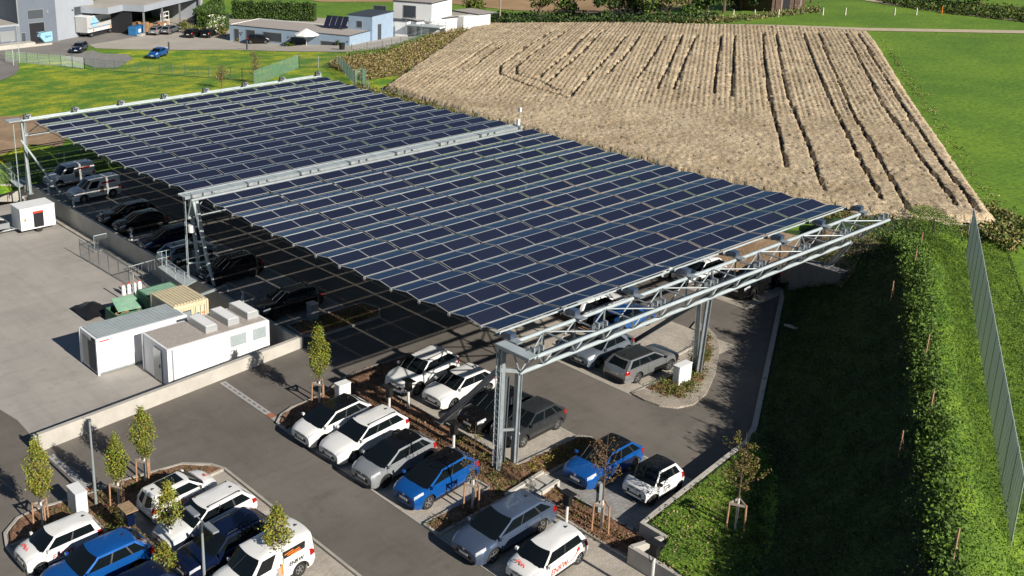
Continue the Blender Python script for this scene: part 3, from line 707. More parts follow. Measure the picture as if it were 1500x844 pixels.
SPEC = dict(
 hatch=dict(L=4.28, W=1.80, H=1.50, wb=2.66, fo=.84, r=.33, hood=1.0, nose=.80, cowl=1.10, rf=.22, rr=-1.30, tail=-2.02, belt=1.0, btail=1.0, sides=[0, .07, .42, .46, .74, .78, .93, 1.0], win=[1, 3, 5]),
 ev_hatch=dict(L=4.26, W=1.81, H=1.57, wb=2.77, fo=.80, r=.36, hood=1.04, nose=.86, cowl=1.38, rf=.22, rr=-1.30, tail=-2.0, belt=1.04, btail=1.06, sides=[0, .09, .46, .49, .78, .81, .93, 1.0], win=[1, 3, 5]),
 wagon=dict(L=4.70, W=1.83, H=1.50, wb=2.75, fo=.92, r=.34, hood=.99, nose=.80, cowl=1.14, rf=.22, rr=-1.72, tail=-2.27, belt=1.0, btail=1.0, sides=[0, .06, .36, .39, .66, .69, .93, 1.0], win=[1, 3, 5], rails=True),
 long_wagon=dict(L=4.96, W=1.86, H=1.54, wb=2.97, fo=.93, r=.37, hood=1.0, nose=.80, cowl=1.42, rf=.20, rr=-1.60, tail=-2.42, belt=1.02, btail=1.06, sides=[0, .08, .40, .42, .72, .75, .92, 1.0], win=[1, 3, 5]),
 suv=dict(L=4.62, W=1.88, H=1.68, wb=2.76, fo=.90, r=.38, hood=1.12, nose=.92, cowl=1.12, rf=.26, rr=-1.50, tail=-2.18, belt=1.13, btail=1.14, sides=[0, .07, .39, .42, .71, .74, .93, 1.0], win=[1, 3, 5], rails=True, clad=True),
 city=dict(L=3.60, W=1.65, H=1.49, wb=2.42, fo=.58, r=.30, hood=1.0, nose=.82, cowl=1.08, rf=.42, rr=-1.45, tail=-1.70, belt=.97, btail=1.02, sides=[0, .07, .47, .50, .90, .93, .97, 1.0], win=[1, 3]),
 micro=dict(L=2.72, W=1.66, H=1.55, wb=1.87, fo=.43, r=.30, hood=1.0, nose=.84, cowl=.88, rf=.35, rr=-.85, tail=-1.22, belt=1.0, btail=1.05, sides=[0, .09, .66, .72, .90, .94, .97, 1.0], win=[1, 3]),
 van=dict(L=4.45, W=1.80, H=1.84, wb=2.70, fo=.88, r=.33, hood=1.14, nose=.90, cowl=1.18, rf=.55, rr=-2.12, tail=-2.18, belt=1.08, btail=1.10, sides=[0, .07, .33, .38, .64, .68, .93, 1.0], win=[1], wtop=.10),
 cabrio=dict(L=4.25, W=1.79, H=1.47, wb=2.58, fo=.86, r=.33, hood=.98, nose=.78, cowl=1.0, rf=.28, rr=-1.05, tail=-1.75, belt=.97, btail=1.0, sides=[0, .08, .46, .50, .84, .88, .95, 1.0], win=[1, 3]),
)
def make_car(kind, name, label, x, y, yaw, paint, roof=None, pillar=None, rim='rim', cat='car', group=None, hz=None, glassroof=False, extras=None, H=None, z=None, scale=1.0, rails=None, two_tone=None):
    S = dict(SPEC[kind]); L, W, Hh = S['L'], S['W'], S['H']-(.05 if kind not in ('van',) else 0); r = S['r']
    Hf = H or H_lot
    zc = Hf(x, y) if z is None else z
    c, s_ = math.cos(yaw), math.sin(yaw)
    hf = Hf(x+c*1.2, y+s_*1.2); hb = Hf(x-c*1.2, y-s_*1.2); hl = Hf(x-s_*.7, y+c*.7); hr = Hf(x+s_*.7, y-c*.7)
    if z is not None: hf = hb = hl = hr = z
    rot = Matrix.Rotation(yaw, 4, 'Z')@Matrix.Rotation(-math.atan2(hf-hb, 2.4), 4, 'Y')@Matrix.Rotation(math.atan2(hl-hr, 1.4), 4, 'X')
    if scale != 1: rot = rot@Matrix.Scale(scale, 4)
    t = thing(name, label, cat, (x, y, zc+.015), rot=rot, group=group)
    t.matrix_basis = Matrix.Translation((x, y, zc+.015))@rot
    clad = S.get('clad'); trim = 'black_plastic' if clad else paint
    xf, xb = L/2, -L/2; ax = (xf-S['fo'], xf-S['fo']-S['wb']); ra = r+.055
    deck = [(xf, S['nose']-.06), (xf-.06, S['nose']), (xf-.30, S['nose']+(S['hood']-S['nose'])*.55), (xf-.62, S['nose']+(S['hood']-S['nose'])*.82), (S['cowl']+.08, S['hood']), (S['cowl']-.2, S['belt']), (S['tail']+.5, S['btail']), (xb+.10, S['btail']-.02), (xb+.03, S['btail']-.16), (xb, S['btail']-.24)]
    def hw(x_):
        df = max(0, (x_-(xf-.75))/.75); db = max(0, ((xb+.65)-x_)/.65)
        return W/2*(1-.20*df**2.4)*(1-.13*db**2.4)
    def zb(x_):
        base = .20+.10*max(0, (x_-(xf-.15))/.15)+.12*max(0, ((xb+.12)-x_)/.12)
        for a in ax:
            d = abs(x_-a)
            if d < ra: base = max(base, r+math.sqrt(max(0, ra*ra-d*d)))
        return base
    def sect(x_):
        w_ = hw(x_); zd = interp(x_, deck); b_ = zb(x_)
        zm = max(.46, b_+.015); zu = max(min(.66, zd-.10), b_+.03); zs = max(zd-.07, zu+.02)
        cr = .035 if x_ > S['cowl'] else .0
        return [(w_-.07, b_), (w_, zm), (w_+.0, zu), (w_-.035, zs), (w_-.13, zd), (w_*.5, zd+cr), (0, zd+cr+.012)]
    xs = [xf, xf-.05, xf-.16, xf-.32]
    for a in ax: xs += [a+ra*math.cos(R_(q)) for q in (0, 12, 28, 46, 66, 90, 114, 134, 152, 168, 180)]+[a+ra+.004, a-ra-.004]
    xs += [S['cowl'], (ax[0]+ax[1])/2, S['cowl']-.6, xb+.22, xb+.1, xb+.03, xb]
    xs = sorted(set(round(q, 4) for q in xs), reverse=True)
    xs = [q for i, q in enumerate(xs) if xb-.001 <= q <= xf+.001]
    bm_ = MB(); V = []; nn = 13
    for q in xs:
        p = sect(q); V += [(q, yy, zz) for yy, zz in p]+[(q, -yy, zz) for yy, zz in p[-2::-1]]
    Fp, Ft = [], []
    for i in range(len(xs)-1):
        for j in range(nn-1):
            f = (i*nn+j, i*nn+j+1, (i+1)*nn+j+1, (i+1)*nn+j); (Ft if j in (0, 11) else Fp).append(f)
    k = len(V)-nn
    bm_.add(V, Fp+[tuple(range(nn-1, -1, -1)), tuple(range(k, k+nn))], paint)
    k0 = 0; mi = bm_._mi(trim)
    for f in Ft: bm_.f.append(f); bm_.m.append(mi)
    bm_.box(((ax[0]+ax[1])/2, 0, .48), (L*.93, W*.66, .52), 'black_plastic')     # floor and wheel housings
    bm_.box((0, 0, .30), (S['wb']-2*ra, W-.12, .16), 'black_plastic')
    def surf(x_, v, off=.006):
        p = sect(min(max(x_, xb), xf)); i = min(int(v), 5); f = v-i
        yy = p[i][0]+(p[i+1][0]-p[i][0])*f; zz = p[i][1]+(p[i+1][1]-p[i][1])*f
        nyy, nzz = p[i+1][1]-p[i][1], -(p[i+1][0]-p[i][0]); l_ = math.hypot(nyy, nzz) or 1
        return (x_+(.012 if x_ > xf-.2 else (-.012 if x_ < xb+.2 else 0)), yy+nyy/l_*off, zz+nzz/l_*off)
    def patch(mb, xa, xc_, va, vb, side, m, nx_=5, nv=3, off=.006, skew=0.):
        P = []
        for i in range(nx_+1):
            for j in range(nv+1):
                a, b_, c_ = surf(xa+(xc_-xa)*i/nx_+skew*j/nv, va+(vb-va)*j/nv, off); P.append((a, side*b_, c_))
        F = [(i*(nv+1)+j, i*(nv+1)+j+1, (i+1)*(nv+1)+j+1, (i+1)*(nv+1)+j) for i in range(nx_) for j in range(nv)]
        if side > 0: F = [f[::-1] for f in F]
        mb.add(P, F, m)
    # ---- greenhouse
    wb_, wt = W/2-.10, W/2-S.get('wtop', .0)-.275 if 'wtop' not in S else W/2-.17
    cowl, rf, rr, tl = S['cowl'], S['rf'], S['rr'], S['tail']; zr = Hh
    lev = [0, .05, .80, .93, 1.0]
    def ring(t_):
        g_ = min(t_/.93, 1.0)
        xa = cowl+(rf-cowl)*g_-(.10 if t_ == 1 else 0); xr = tl+(rr-tl)*g_**1.0+(.10 if t_ == 1 else 0)
        ww_ = wb_+(wt+.03-wb_)*(t_/.80) if t_ <= .80 else (wt if t_ < 1 else wt-.16)
        if t_ == .93: ww_ = wt-.03
        P = []
        for j in range(9):
            u = -1+2*j/8; P.append((xa+.16*(1-u*u)*(1-.4*g_), u*ww_))
        for q in S['sides'][1:-1]: P.append((xa+(xr-xa)*q, ww_))
        for j in range(9):
            u = 1-2*j/8; P.append((xr-.10*(1-u*u), u*ww_))
        for q in S['sides'][1:-1][::-1]: P.append((xa+(xr-xa)*q, -ww_))
        out = []
        for (a, b_) in P:
            zb0 = interp(a, deck)-.03 if t_ <= .05 else S['belt']-.03
            z0_ = (interp(min(max(a, xb), xf), deck)-.02)
            zz = z0_+(zr-z0_)*t_ + (.02*(1-(abs(b_)/wt)**2) if t_ == 1 else 0)
            if t_ == 1: zz -= .035*max(0, (a-(rf-.35))/.35)+.03*max(0, ((rr+.4)-a)/.4)
            out.append((a, b_, zz))
        return out
    rings = [ring(t_) for t_ in lev]; K = len(rings[0]); ns = len(S['sides'])-2
    roofm = roof or paint; pil = pillar or paint
    V = [p for rg in rings for p in rg]
    cx_ = (rf+rr)/2
    V += [(cx_+(p[0]-cx_)*.55, p[1]*.55, p[2]+.018) for p in rings[-1]]
    nl = len(lev)
    parts = {'windshield': [], 'rear_window': [], 'roof': [], 'body': [], 'dark': []}; sides = {}
    for li in range(nl-1):
        for j in range(K):
            f = (li*K+j, li*K+(j+1) % K, (li+1)*K+(j+1) % K, (li+1)*K+j)
            seg = ('F', j) if j < 8 else (('L', j-8) if j < 8+ns+1 else (('B', j-9-ns) if j < 17+ns else ('R', ns-(j-17-ns))))
            if li in (1,) or (li == 2 and False):
                if seg[0] == 'F': parts['windshield'].append(f); continue
                if seg[0] == 'B':
                    parts['rear_window' if 0 < seg[1] < 7 and kind != 'panel' else 'body'].append(f); continue
                if seg[0] in 'LR' and seg[1] in S['win']: sides.setdefault(seg, []).append(f); continue
                parts['dark' if seg[0] in 'LR' and seg[1]+1 in S['win'] and seg[1]-1 in S['win'] else 'body'].append(f)
            elif li == 0: parts['body' if seg[0] != 'F' else 'windshield'].append(f)
            elif li == 2:
                if seg[0] == 'F': parts['windshield'].append(f)
                else: parts['body'].append(f)
            else: parts['roof'].append(f)
    for j in range(K):
        a = (nl-1)*K; parts['roof'].append((a+j, a+(j+1) % K, a+K+(j+1) % K, a+K+j))
    parts['roof'].append(tuple(range(nl*K, nl*K+K)))
    # body with pillars
    mi2 = bm_._mi(pil); kk = len(bm_.v); bm_.v += V
    for f in parts['body']: bm_.f.append(tuple(kk+a for a in f)); bm_.m.append(mi2)
    mi3 = bm_._mi('black_plastic')
    for f in parts['dark']: bm_.f.append(tuple(kk+a for a in f)); bm_.m.append(mi3)
    # belt-line closing strip, seams, sills
    for sd_ in (-1, 1):
        for xq in ([cowl-.12, (cowl+tl)/2+.05]+([(cowl+tl)/2-.85] if kind not in ('city', 'micro', 'cabrio') else [])):
            if xq-.02 > ax[1]: patch(bm_, xq, xq-.018, .9, 3.4, sd_, 'black_plastic', 1, 6, .003)
        patch(bm_, ax[0]-ra-.02, ax[1]+ra+.02, .05, .75, sd_, 'black_plastic', 6, 1, .004)
        if clad or kind in ('van',):
            for a in ax:
                P = []
                for i in range(13):
                    q = math.pi*i/12; xx = a+(ra+.0)*math.cos(q); x2_ = a+(ra+.07)*math.cos(q)
                    P += [(xx, sd_*(hw(xx)+.012), r+ra*math.sin(q)), (x2_, sd_*(hw(xx)+.012), r+(ra+.07)*math.sin(q))]
                bm_.add(P, [((2*i, 2*i+1, 2*i+3, 2*i+2) if sd_ > 0 else (2*i+2, 2*i+3, 2*i+1, 2*i)) for i in range(12)], 'black_plastic')
    if two_tone: two_tone(bm_, patch, xf, xb, S)
    bo = bm_.build('body', t, smooth=38)
    def sub(nm, fs, m, off=.0):
        used = sorted({a for f in fs for a in f}); mp_ = {a: i for i, a in enumerate(used)}
        mb = MB(); mb.add([V[a] for a in used], [tuple(mp_[a] for a in f) for f in fs], m); return mb.build(nm, t, smooth=30)
    ro = sub('roof', parts['roof'], roofm)
    sub('windshield', parts['windshield'], 'glass'); sub('rear_window', parts['rear_window'], 'glass')
    for sg, fs in sides.items(): sub('side_window', fs, 'glass')
    # lamps
    for sd_ in (-1, 1):
        mb = MB(); patch(mb, xf-.02, xf-.48, 3.05, 4.0, sd_, 'lamp_glass', 6, 3, .010, skew=-.06); mb.build('headlight', t, smooth=40)
        mb = MB(); patch(mb, xb+.02, xb+.30, 2.3, 3.5, sd_, 'tail_red', 4, 3, .010); mb.build('taillight', t, smooth=40)
        mb = MB(); mb.box((cowl-.22, sd_*(W/2+.06), S['belt']+.07), (.13, .16, .11), paint if kind != 'micro' else 'black_plastic', taper=.8); mb.box((cowl-.289, sd_*(W/2+.06), S['belt']+.07), (.006, .13, .08), 'glass'); mb.box((cowl-.24, sd_*(W/2-.05), S['belt']+.03), (.06, .16, .05), 'black_plastic'); mb.build('mirror', t)
        for q in ([cowl-.95, cowl-1.85] if kind not in ('city', 'micro', 'cabrio') else [cowl-1.05]):
            if q > ax[1]+.1 or True:
                h_ = MB(); px_, py_, pz_ = surf(q, 2.75, .02); h_.box((px_, sd_*py_, pz_), (.20, .03, .03), paint); h_.build('door_handle', t)
    fr = MB(); wn = hw(xf)-.07; zg = S['nose']-.14
    fr.box((xf+.004, 0, zg-.20), (.03, wn*1.35, .17), 'black_plastic'); fr.box((xf+.006, 0, zg+.02), (.02, wn*1.1, .035), 'black_plastic')
    for sd_ in (-1, 1): fr.box((xf-.02, sd_*wn*.88, .36), (.05, .2, .09), 'black_plastic')
    fr.build('grille', t)
    pl = MB(); pl.box((xf+.022, 0, zg-.14), (.012, .50, .11), 'plate'); pl.build('number_plate', t)
    pl = MB(); pl.box((xb-.008, 0, .62), (.012, .50, .11), 'plate'); pl.build('number_plate', t)
    em = MB(); em.tube((xf-.02, 0, S['nose']-.07), (xf+.02, 0, S['nose']-.07), .06, 'rim', 12); em.build('round_badge', t)
    rb = MB(); rb.box((xb+.02, 0, .36), (.07, W*.74, .16), 'black_plastic'); rb.build('rear_bumper_trim', t)
    if S.get('rails') if rails is None else rails:
        for sd_ in (-1, 1):
            mb = MB(); mb.tube((rf-.1, sd_*(wt-.11), zr+.035), (rr+.1, sd_*(wt-.11), zr+.035), .016, 'black_plastic', 6)
            for q in (rf-.12, rr+.12): mb.box((q, sd_*(wt-.11), zr+.01), (.08, .03, .05), 'black_plastic')
            mb.build('roof_rail', t)
    an = MB(); an.box((rr+.22, 0, zr+.045), (.16, .03, .06), 'black_plastic', taper=.5); an.build('aerial', t)
    if glassroof:
        mb = MB(); mb.box(((rf+rr)/2+.15, 0, zr+.030), ((rf-rr)*.62, (wt-.18)*2, .012), 'glass'); mb.build('glass_roof', t)
    if extras: extras(t, S, surf)
    # wheels
    for a in ax:
        for sd_ in (-1, 1):
            tm, mm = WM[rim]
            wo = bpy.data.objects.new('wheel', None); col.objects.link(wo); wo.parent = t
            wo.location = (a, sd_*(hw(a)-.115), r); wo.scale = (r, r*(.36 if sd_ > 0 else -.36), r); wo.empty_display_size = .1
            for nm, me in (('tyre', tm), ('rim', mm)):
                o = bpy.data.objects.new(nm, me); col.objects.link(o); o.parent = wo
    return t
PI = math.pi
def car_at(kind, name, label, fx, rx, yaw0, paint, H=H_lot, **kw):
    """front and rear wheel contact pixels of the side nearest the camera"""
    S = SPEC[kind]; a = np.array(at(*fx, H)); b = np.array(at(*rx, H)) if rx else None
    if b is not None:
        yaw = math.atan2(a[1]-b[1], a[0]-b[0]); mid = (a+b)/2
    else:
        yaw = yaw0; c = np.array([math.cos(yaw), math.sin(yaw), 0]); mid = a-c*S['wb']/2
    yaw = yaw0+max(-.06, min(.06, ((yaw-yaw0+PI) % (2*PI))-PI)) if b is not None else yaw
    c = np.array([math.cos(yaw), math.sin(yaw), 0]); off = S['L']/2-S['fo']-S['wb']/2
    n = np.array([-c[1], c[0], 0]); sgn = 1 if n[1] > 0 else -1
    p = mid-c*off+n*sgn*(S['W']/2-.02)
    return make_car(kind, name, label, p[0], p[1], yaw, paint, H=H, **kw)
def hood_text(t, surf):
    za, zb2 = surf(1.34, 5.5)[2], surf(1.62, 5.5)[2]
    text_part('ENRW', .26, 'red', t, (1.48, 0, (za+zb2)/2+.03), (0, math.atan2(za-zb2, .28), R_(90)), .25)
def deco_city(t, S, surf):
    W = S['W']
    hood_text(t, surf)
    text_part('ENRW', .36, 'red', t, (.22, (W/2+.008), .62), (R_(90), 0, PI), .25)
    mb = MB(); pts = [(.0, .80), (-.15, .66), (-.4, .58), (-.65, .60), (-.85, .72), (-.98, .86)]
    for a, b in zip(pts[:-1], pts[1:]): mb.tube((a[0], (W/2+.006), a[1]), (b[0], (W/2+.006), b[1]), .014, 'red', 5)
    mb.box((-1.03, (W/2+.006), .90), (.16, .012, .13), 'red', ry=.6)
    for q in (-.03, .04): mb.tube((-1.08+q, (W/2+.006), .97), (-1.12+q, (W/2+.006), 1.04), .010, 'red', 5)
    mb.build('plug_graphic', t)
    for sd_ in (-1, 1):
        mb = MB(); 
        for i in range(3): mb.box((S['L']/2-.05-.02*i, sd_*(.24+.13*i), .70+.0*i), (.03, .07, .05), 'red' if i % 2 else 'white_paint')
        mb.build('marking_strip', t)
def deco_city_side_left(t, S, surf):
    W = S['W']
    hood_text(t, surf)
    text_part('ENRW', .36, 'red', t, (.2, (W/2+.008), .62), (R_(90), 0, PI), .25); text_part('ENRW', .36, 'red', t, (.2, -(W/2+.008), .62), (R_(90), 0, 0), .25)
def deco_van(t, S, surf):
    W = S['W']
    for sd_ in (-1, 1):
        mb = MB(); y_ = sd_*(W/2-.085)
        mb.box((-1.15, sd_*(W/2-.095), 1.42), (1.15, .03, .36), 'black_plastic', rx=-sd_*.16)
        for i in range(3): mb.box((-1.0-.1*i, sd_*(W/2-.075), 1.50-.09*i), (.75-.1*i, .02, .05), 'orange', rx=-sd_*.16, ry=.12)
        mb.build('orange_graphic', t)
        mb = MB(); mb.box((-.32, sd_*(W/2+.004), .82), (.28, .012, .45), 'skin_tone'); mb.box((-.42, sd_*(W/2+.006), .92), (.1, .012, .5), 'orange'); mb.box((-.15, sd_*(W/2+.005), .72), (.12, .012, .3), 'lightgrey_paint'); mb.build('photo_graphic', t)
    text_part('ENRW', .26, 'darkgrey_paint', t, (-1.15, -(W/2+.008), .93), (R_(90), 0, 0), .25)
    text_part('ENRW', .26, 'darkgrey_paint', t, (-1.15, (W/2+.008), .93), (R_(90), 0, PI), .25)
def deco_van_shade(t, S, surf):
    W = S['W']
    for sd_ in (-1, 1):
        mb = MB(); mb.box((-1.05, sd_*(W/2-.095), 1.45), (1.3, .03, .14), 'tail_red', rx=-sd_*.16, ry=.05); mb.box((-.35, sd_*(W/2+.004), .95), (.35, .012, .5), 'mulch'); mb.build('photo_graphic', t)
    text_part('ENRW', .24, 'darkgrey_paint', t, (-1.15, -(W/2+.008), .95), (R_(90), 0, 0), .25)
G1 = 'cars parked in the bays'
RA = PI
car_at('ev_hatch', 'parked_car', 'white hatchback with black roof beside the slim green tree, leftmost of the front row', (474.7, 656.2), None, RA+.03, 'white_paint', roof='black_paint', group=G1, rim='rim_dark')
car_at('wagon', 'parked_car', 'white estate car with dark wheel arches, second in the row of four', (519.5, 679.4), None, RA+.03, 'white_paint', group=G1)
car_at('ev_hatch', 'parked_car', 'light grey hatchback with black roof between the white estate and the blue hatchback', (566.7, 715.7), None, RA+.04, 'lightgrey_paint', roof='black_paint', group=G1, rim='rim_dark')
car_at('ev_hatch', 'parked_car', 'bright blue hatchback with black roof at the right end of the row of four', (633, 745), (688, 712), RA+.04, 'blue_paint', roof='black_paint', group=G1)
car_at('suv', 'parked_car', 'white SUV with roof rails, leftmost in the second row behind the mulch strip', (613.6, 581.6), (659, 555), RA+.08, 'white_paint', group=G1, two_tone=None)
car_at('hatch', 'parked_car', 'white hatchback partly behind the dark diagonal brace', (665, 600.8), None, RA+.04, 'white_paint', group=G1)
car_at('hatch', 'parked_car', 'black hatchback behind the ladder of the front gantry', (719, 636), None, RA+.03, 'black_paint', group=G1, rim='rim_dark')
car_at('hatch', 'parked_car', 'dark grey hatchback just right of the gantry leg', (769, 656), (817, 631), RA+.04, 'darkgrey_paint', group=G1)
car_at('hatch', 'parked_car', 'blue small car with black roof behind the bare staked tree', (881, 717.5), (929.4, 689.7), RA+.03, 'blue_paint', roof='black_paint', group=G1, rim='rim_dark')
def micro_tone(mb, patch, xf, xb, S):
    for sd_ in (-1, 1):
        patch(mb, .75, .15, 1.2, 3.2, sd_, 'white_paint', 2, 3, .004)
def micro_deco(t, S, surf):
    mb = MB()
    for a, b in (((.30, .55), (.30, .80)), ((.30, .80), (-.05, .80)), ((-.05, .80), (-.05, .62)), ((.16, .52), (.16, .68)), ((.16, .68), (-.20, .68))): mb.tube((a[0], (S['W']/2+.006), a[1]), (b[0], (S['W']/2+.006), b[1]), .022, 'darkgrey_paint', 4)
    mb.build('outline_graphic', t)
car_at('micro', 'parked_car', 'tiny white two seat car with black roof beside the retaining wall', (959.8, 742.0), (992.7, 723.9), RA+.05, 'white_paint', roof='black_paint', group=G1, rim='rim_dark', extras=micro_deco)
car_at('long_wagon', 'parked_car', 'large steel blue estate car with nose to the road beside the concrete stair', (726, 825.4), (793.5, 783.6), RA+.04, 'steelblue_paint', group=G1)
p_ = at(849, 830.5, H_lot)
make_car('city', 'parked_car', 'small white city car with red lettering and plug drawing at the bottom edge', p_[0]-1.19+.07, p_[1]+.80, RA+.04, 'white_paint', group=G1, extras=deco_city)
car_at('cabrio', 'parked_car', 'silver blue compact car nosed out beside the silver estate, under the truss', (877.5, 540), None, RA+.03, 'paleblue_paint', roof='darkgrey_paint', group=G1)
car_at('wagon', 'parked_car', 'silver estate car parked tail towards the road beside the round planted island', (981.8, 543.2), (934.8, 562.4), 0, 'silver_paint', roof='darkgrey_paint', group=G1)
car_at('suv', 'parked_car', 'black SUV under the right part of the front truss near the concrete foundation', (1103, 440), (1134, 424), RA, 'black_paint', group=G1, rim='rim_dark')
for (px_, py_, lb, kd, pt) in ((1040, 402, 'white car half hidden behind the truss next to the black SUV', 'hatch', 'white_paint'), (1010, 388, 'white estate under the roof edge beyond the white car near the black SUV', 'wagon', 'white_paint')):
    p_ = at(px_, py_, H_lot); make_car(kd, 'parked_car', lb, 28.2, p_[1], RA, pt, group=G1)
make_car('wagon', 'parked_car', 'white estate seen under the front edge of the solar roof, left of the truss winch', 17.6, 7.4, 0, 'white_paint', group=G1)
make_car('hatch', 'parked_car', 'blue car glimpsed through the truss beside the parked white estate', 17.6, 4.9, 0, 'blue_paint', group=G1)
# left row under the roof
car_at('van', 'parked_van', 'white delivery van in the shade under the far left of the roof', (88, 276), None, RA+.02, 'white_paint', cat='van', group='white vans parked under the roof', extras=deco_van_shade)
car_at('van', 'parked_van', 'white delivery van in the shade, nearer of the two beside the wall', (124, 298), None, RA+.02, 'white_paint', cat='van', group='white vans parked under the roof', extras=deco_van_shade)
car_at('wagon', 'parked_car', 'black estate next to the nearer white van in the shade', (170, 333), None, RA, 'black_paint', group=G1, rim='rim_dark')
car_at('hatch', 'parked_car', 'black hatchback in the shade with a bright wheel, beyond the railing', (192, 346), None, RA, 'black_paint', group=G1)
car_at('wagon', 'parked_car', 'dark estate in the shade just left of the silver one', (232, 371), None, RA, 'navy_paint', group=G1, rim='rim_dark')
car_at('hatch', 'parked_car', 'pale silver hatchback behind the middle gantry legs', (305, 379), (262, 393), 0, 'paleblue_paint', group=G1)
car_at('suv', 'parked_car', 'black SUV in deep shade just right of the middle gantry legs', (322, 420), None, RA, 'black_paint', group=G1, rim='rim_dark')
car_at('wagon', 'parked_car', 'black estate in the shade beside the blue grey cabinet', (406, 470), None, RA, 'black_paint', group=G1, rim='rim_dark')
# bottom left
p_ = at(50, 841, H_lot)
make_car('city', 'parked_car', 'small white city car with red lettering on the bonnet at the lower left corner', -19.45, 6.1, RA+.04, 'white_paint', group=G1, extras=deco_city_side_left)
make_car('suv', 'parked_car', 'bright blue SUV beside the small white city car at the bottom left', -18.85, 3.45, RA+.03, 'blue_paint', group=G1, rails=False)
make_car('hatch', 'parked_car', 'dark car cut by the bottom edge beside the bright blue SUV', -18.6, .85, RA+.03, 'navy_paint', group=G1, rails=False)
make_car('city', 'parked_car', 'small white car with dark glass roof and red lettering facing the road', -13.6, 5.9, .05, 'white_paint', glassroof=True, group=G1, extras=deco_city_side_left)
make_car('wagon', 'parked_car', 'white estate car next to the small glass roofed white car', -13.55, 3.45, RA+.06, 'white_paint', group=G1)
make_car('suv', 'parked_car', 'large navy SUV between the white estate and the white van', -14.0, 1.0, RA+.06, 'navy_paint', group=G1)
make_car('van', 'parked_van', 'white van with orange stripes behind a small staked tree at the bottom edge', -13.65, -1.35, RA+.05, 'white_paint', cat='van', extras=deco_van)
# background cars
G2 = 'cars parked by the buildings'
def bg_car(kind, label, fx, yaw, paint, **kw):
    p = at(*fx); return make_car(kind, 'parked_car', label, p[0], p[1], yaw, paint, H=H_any, z=H_any(p[0], p[1])+.07, group=G2, **kw)
bg_car('wagon', 'dark blue estate car alone on the grey yard beside the gravel', (117, 76), R_(230), 'navy_paint')
bg_car('wagon', 'silver grey estate at the left end of the row under the canopy edge', (231, 50), R_(40), 'silver_paint')
bg_car('wagon', 'grey estate second in the row under the canopy edge', (250, 49), R_(35), 'grey_paint')
bg_car('hatch', 'black car with bright tail lamp parked before the bushes', (284, 54), R_(30), 'black_paint')
bg_car('hatch', 'black car nearest the corner of the long blue bungalow', (307, 54), R_(35), 'black_paint')
bg_car('city', 'black small car in front of the big window of the long blue bungalow', (379, 64), R_(-42), 'black_paint', scale=1.05)
def race(t, S, surf):
    mb = MB(); mb.box((-1.9, 0, 1.25), (.4, 1.5, .05), 'white_paint'); mb.build('rear_wing', t)
    mb = MB(); mb.box((-.9, -(S['W']/2+.005), .7), (.8, .012, .4), 'skin_tone'); mb.box((0.6, -(S['W']/2+.005), .6), (.5, .012, .25), 'white_paint'); mb.build('livery', t)
bg_car('cabrio', 'bright blue racing car with pale livery standing on the yellow flowering grass', (232, 84), R_(215), 'blue_paint', extras=race, two_tone=None)

# ================================================================== YARD OBJECTS
def cbox(name, label, x0, x1, y0, y1, z0, z1, m, roofm, cat='container', ribs=False, roof_ribs=False, extra=None, group=None):
    t = thing(name, label, cat, ((x0+x1)/2, (y0+y1)/2, z0), group=group)
    mb = MB(); mb.bb(x0, x1, y0, y1, z0+.06, z1, m)
    for a in (x0, x1):
        for b in (y0, y1): mb.box((a, b, (z0+z1)/2), (.12, .12, z1-z0), m)
    if ribs:
        n = int((x1-x0)/.2)
        for i in range(n):
            for y in (y0, y1): mb.box((x0+.2+i*(x1-x0-.3)/n, y, (z0+z1)/2), (.09, .05, z1-z0-.3), m)
        n = int((y1-y0)/.2)
        for i in range(n): mb.box((x0, y0+.2+i*(y1-y0-.3)/n, (z0+z1)/2), (.05, .09, z1-z0-.3), m)
    k = int((x1-x0)/1.15)
    if not ribs:
        for i in range(1, k):
            for y in (y0-.003, y1+.003): mb.box((x0+i*(x1-x0)/k, y, (z0+z1)/2), (.025, .012, z1-z0-.2), 'lightgrey_paint')
        mb.bb(x0, x1, y0-.02, y0, z0+.06, z0+.16, 'steel')
    mb.build('wall', t, world=True)
    rb = MB(); rb.bb(x0-.03, x1+.03, y0-.03, y1+.03, z1, z1+.05, m)
    rb.bb(x0+.10, x1-.10, y0+.10, y1-.10, z1+.05, z1+.058, roofm)
    if roof_ribs == 'x':
        n = int((y1-y0)/.2)
        for i in range(n): rb.bb(x0+.15, x1-.15, y0+.16+i*.2, y0+.24+i*.2, z1+.058, z1+.09, roofm)
    if roof_ribs == 'y':
        n = int((x1-x0)/.22)
        for i in range(n): rb.bb(x0+.16+i*.22, x0+.26+i*.22, y0+.12, y1-.12, z1+.058, z1+.10, roofm)
    rb.build('roof', t, world=True)
    if extra: extra(t)
    return t
Z0 = YARD_Z
def c1x(t):
    mb = MB(); mb.bb(-10.39, -10.36, 21.55, 22.4, -1.05, .75, 'shutter'); mb.bb(-10.38, -10.355, 22.5, 23.3, -1.0, .8, 'grey_paint'); mb.build('end_door', t, world=True)
    mb = MB(); mb.bb(-10.42, -10.36, 21.5, 21.9, .85, 1.05, 'black_plastic'); mb.build('vent', t, world=True)
    mb = MB(); mb.bb(-10.2, -9.55, 21.225, 21.24, .93, 1.0, 'red'); mb.build('red_marking', t, world=True)
cbox('white_container', 'long white container with ribbed grey roof standing in the yard, further from the front wall', -10.35, -4.35, 21.3, 23.6, Z0, 1.08, 'white_box', 'corrugated', roof_ribs='x', extra=c1x)
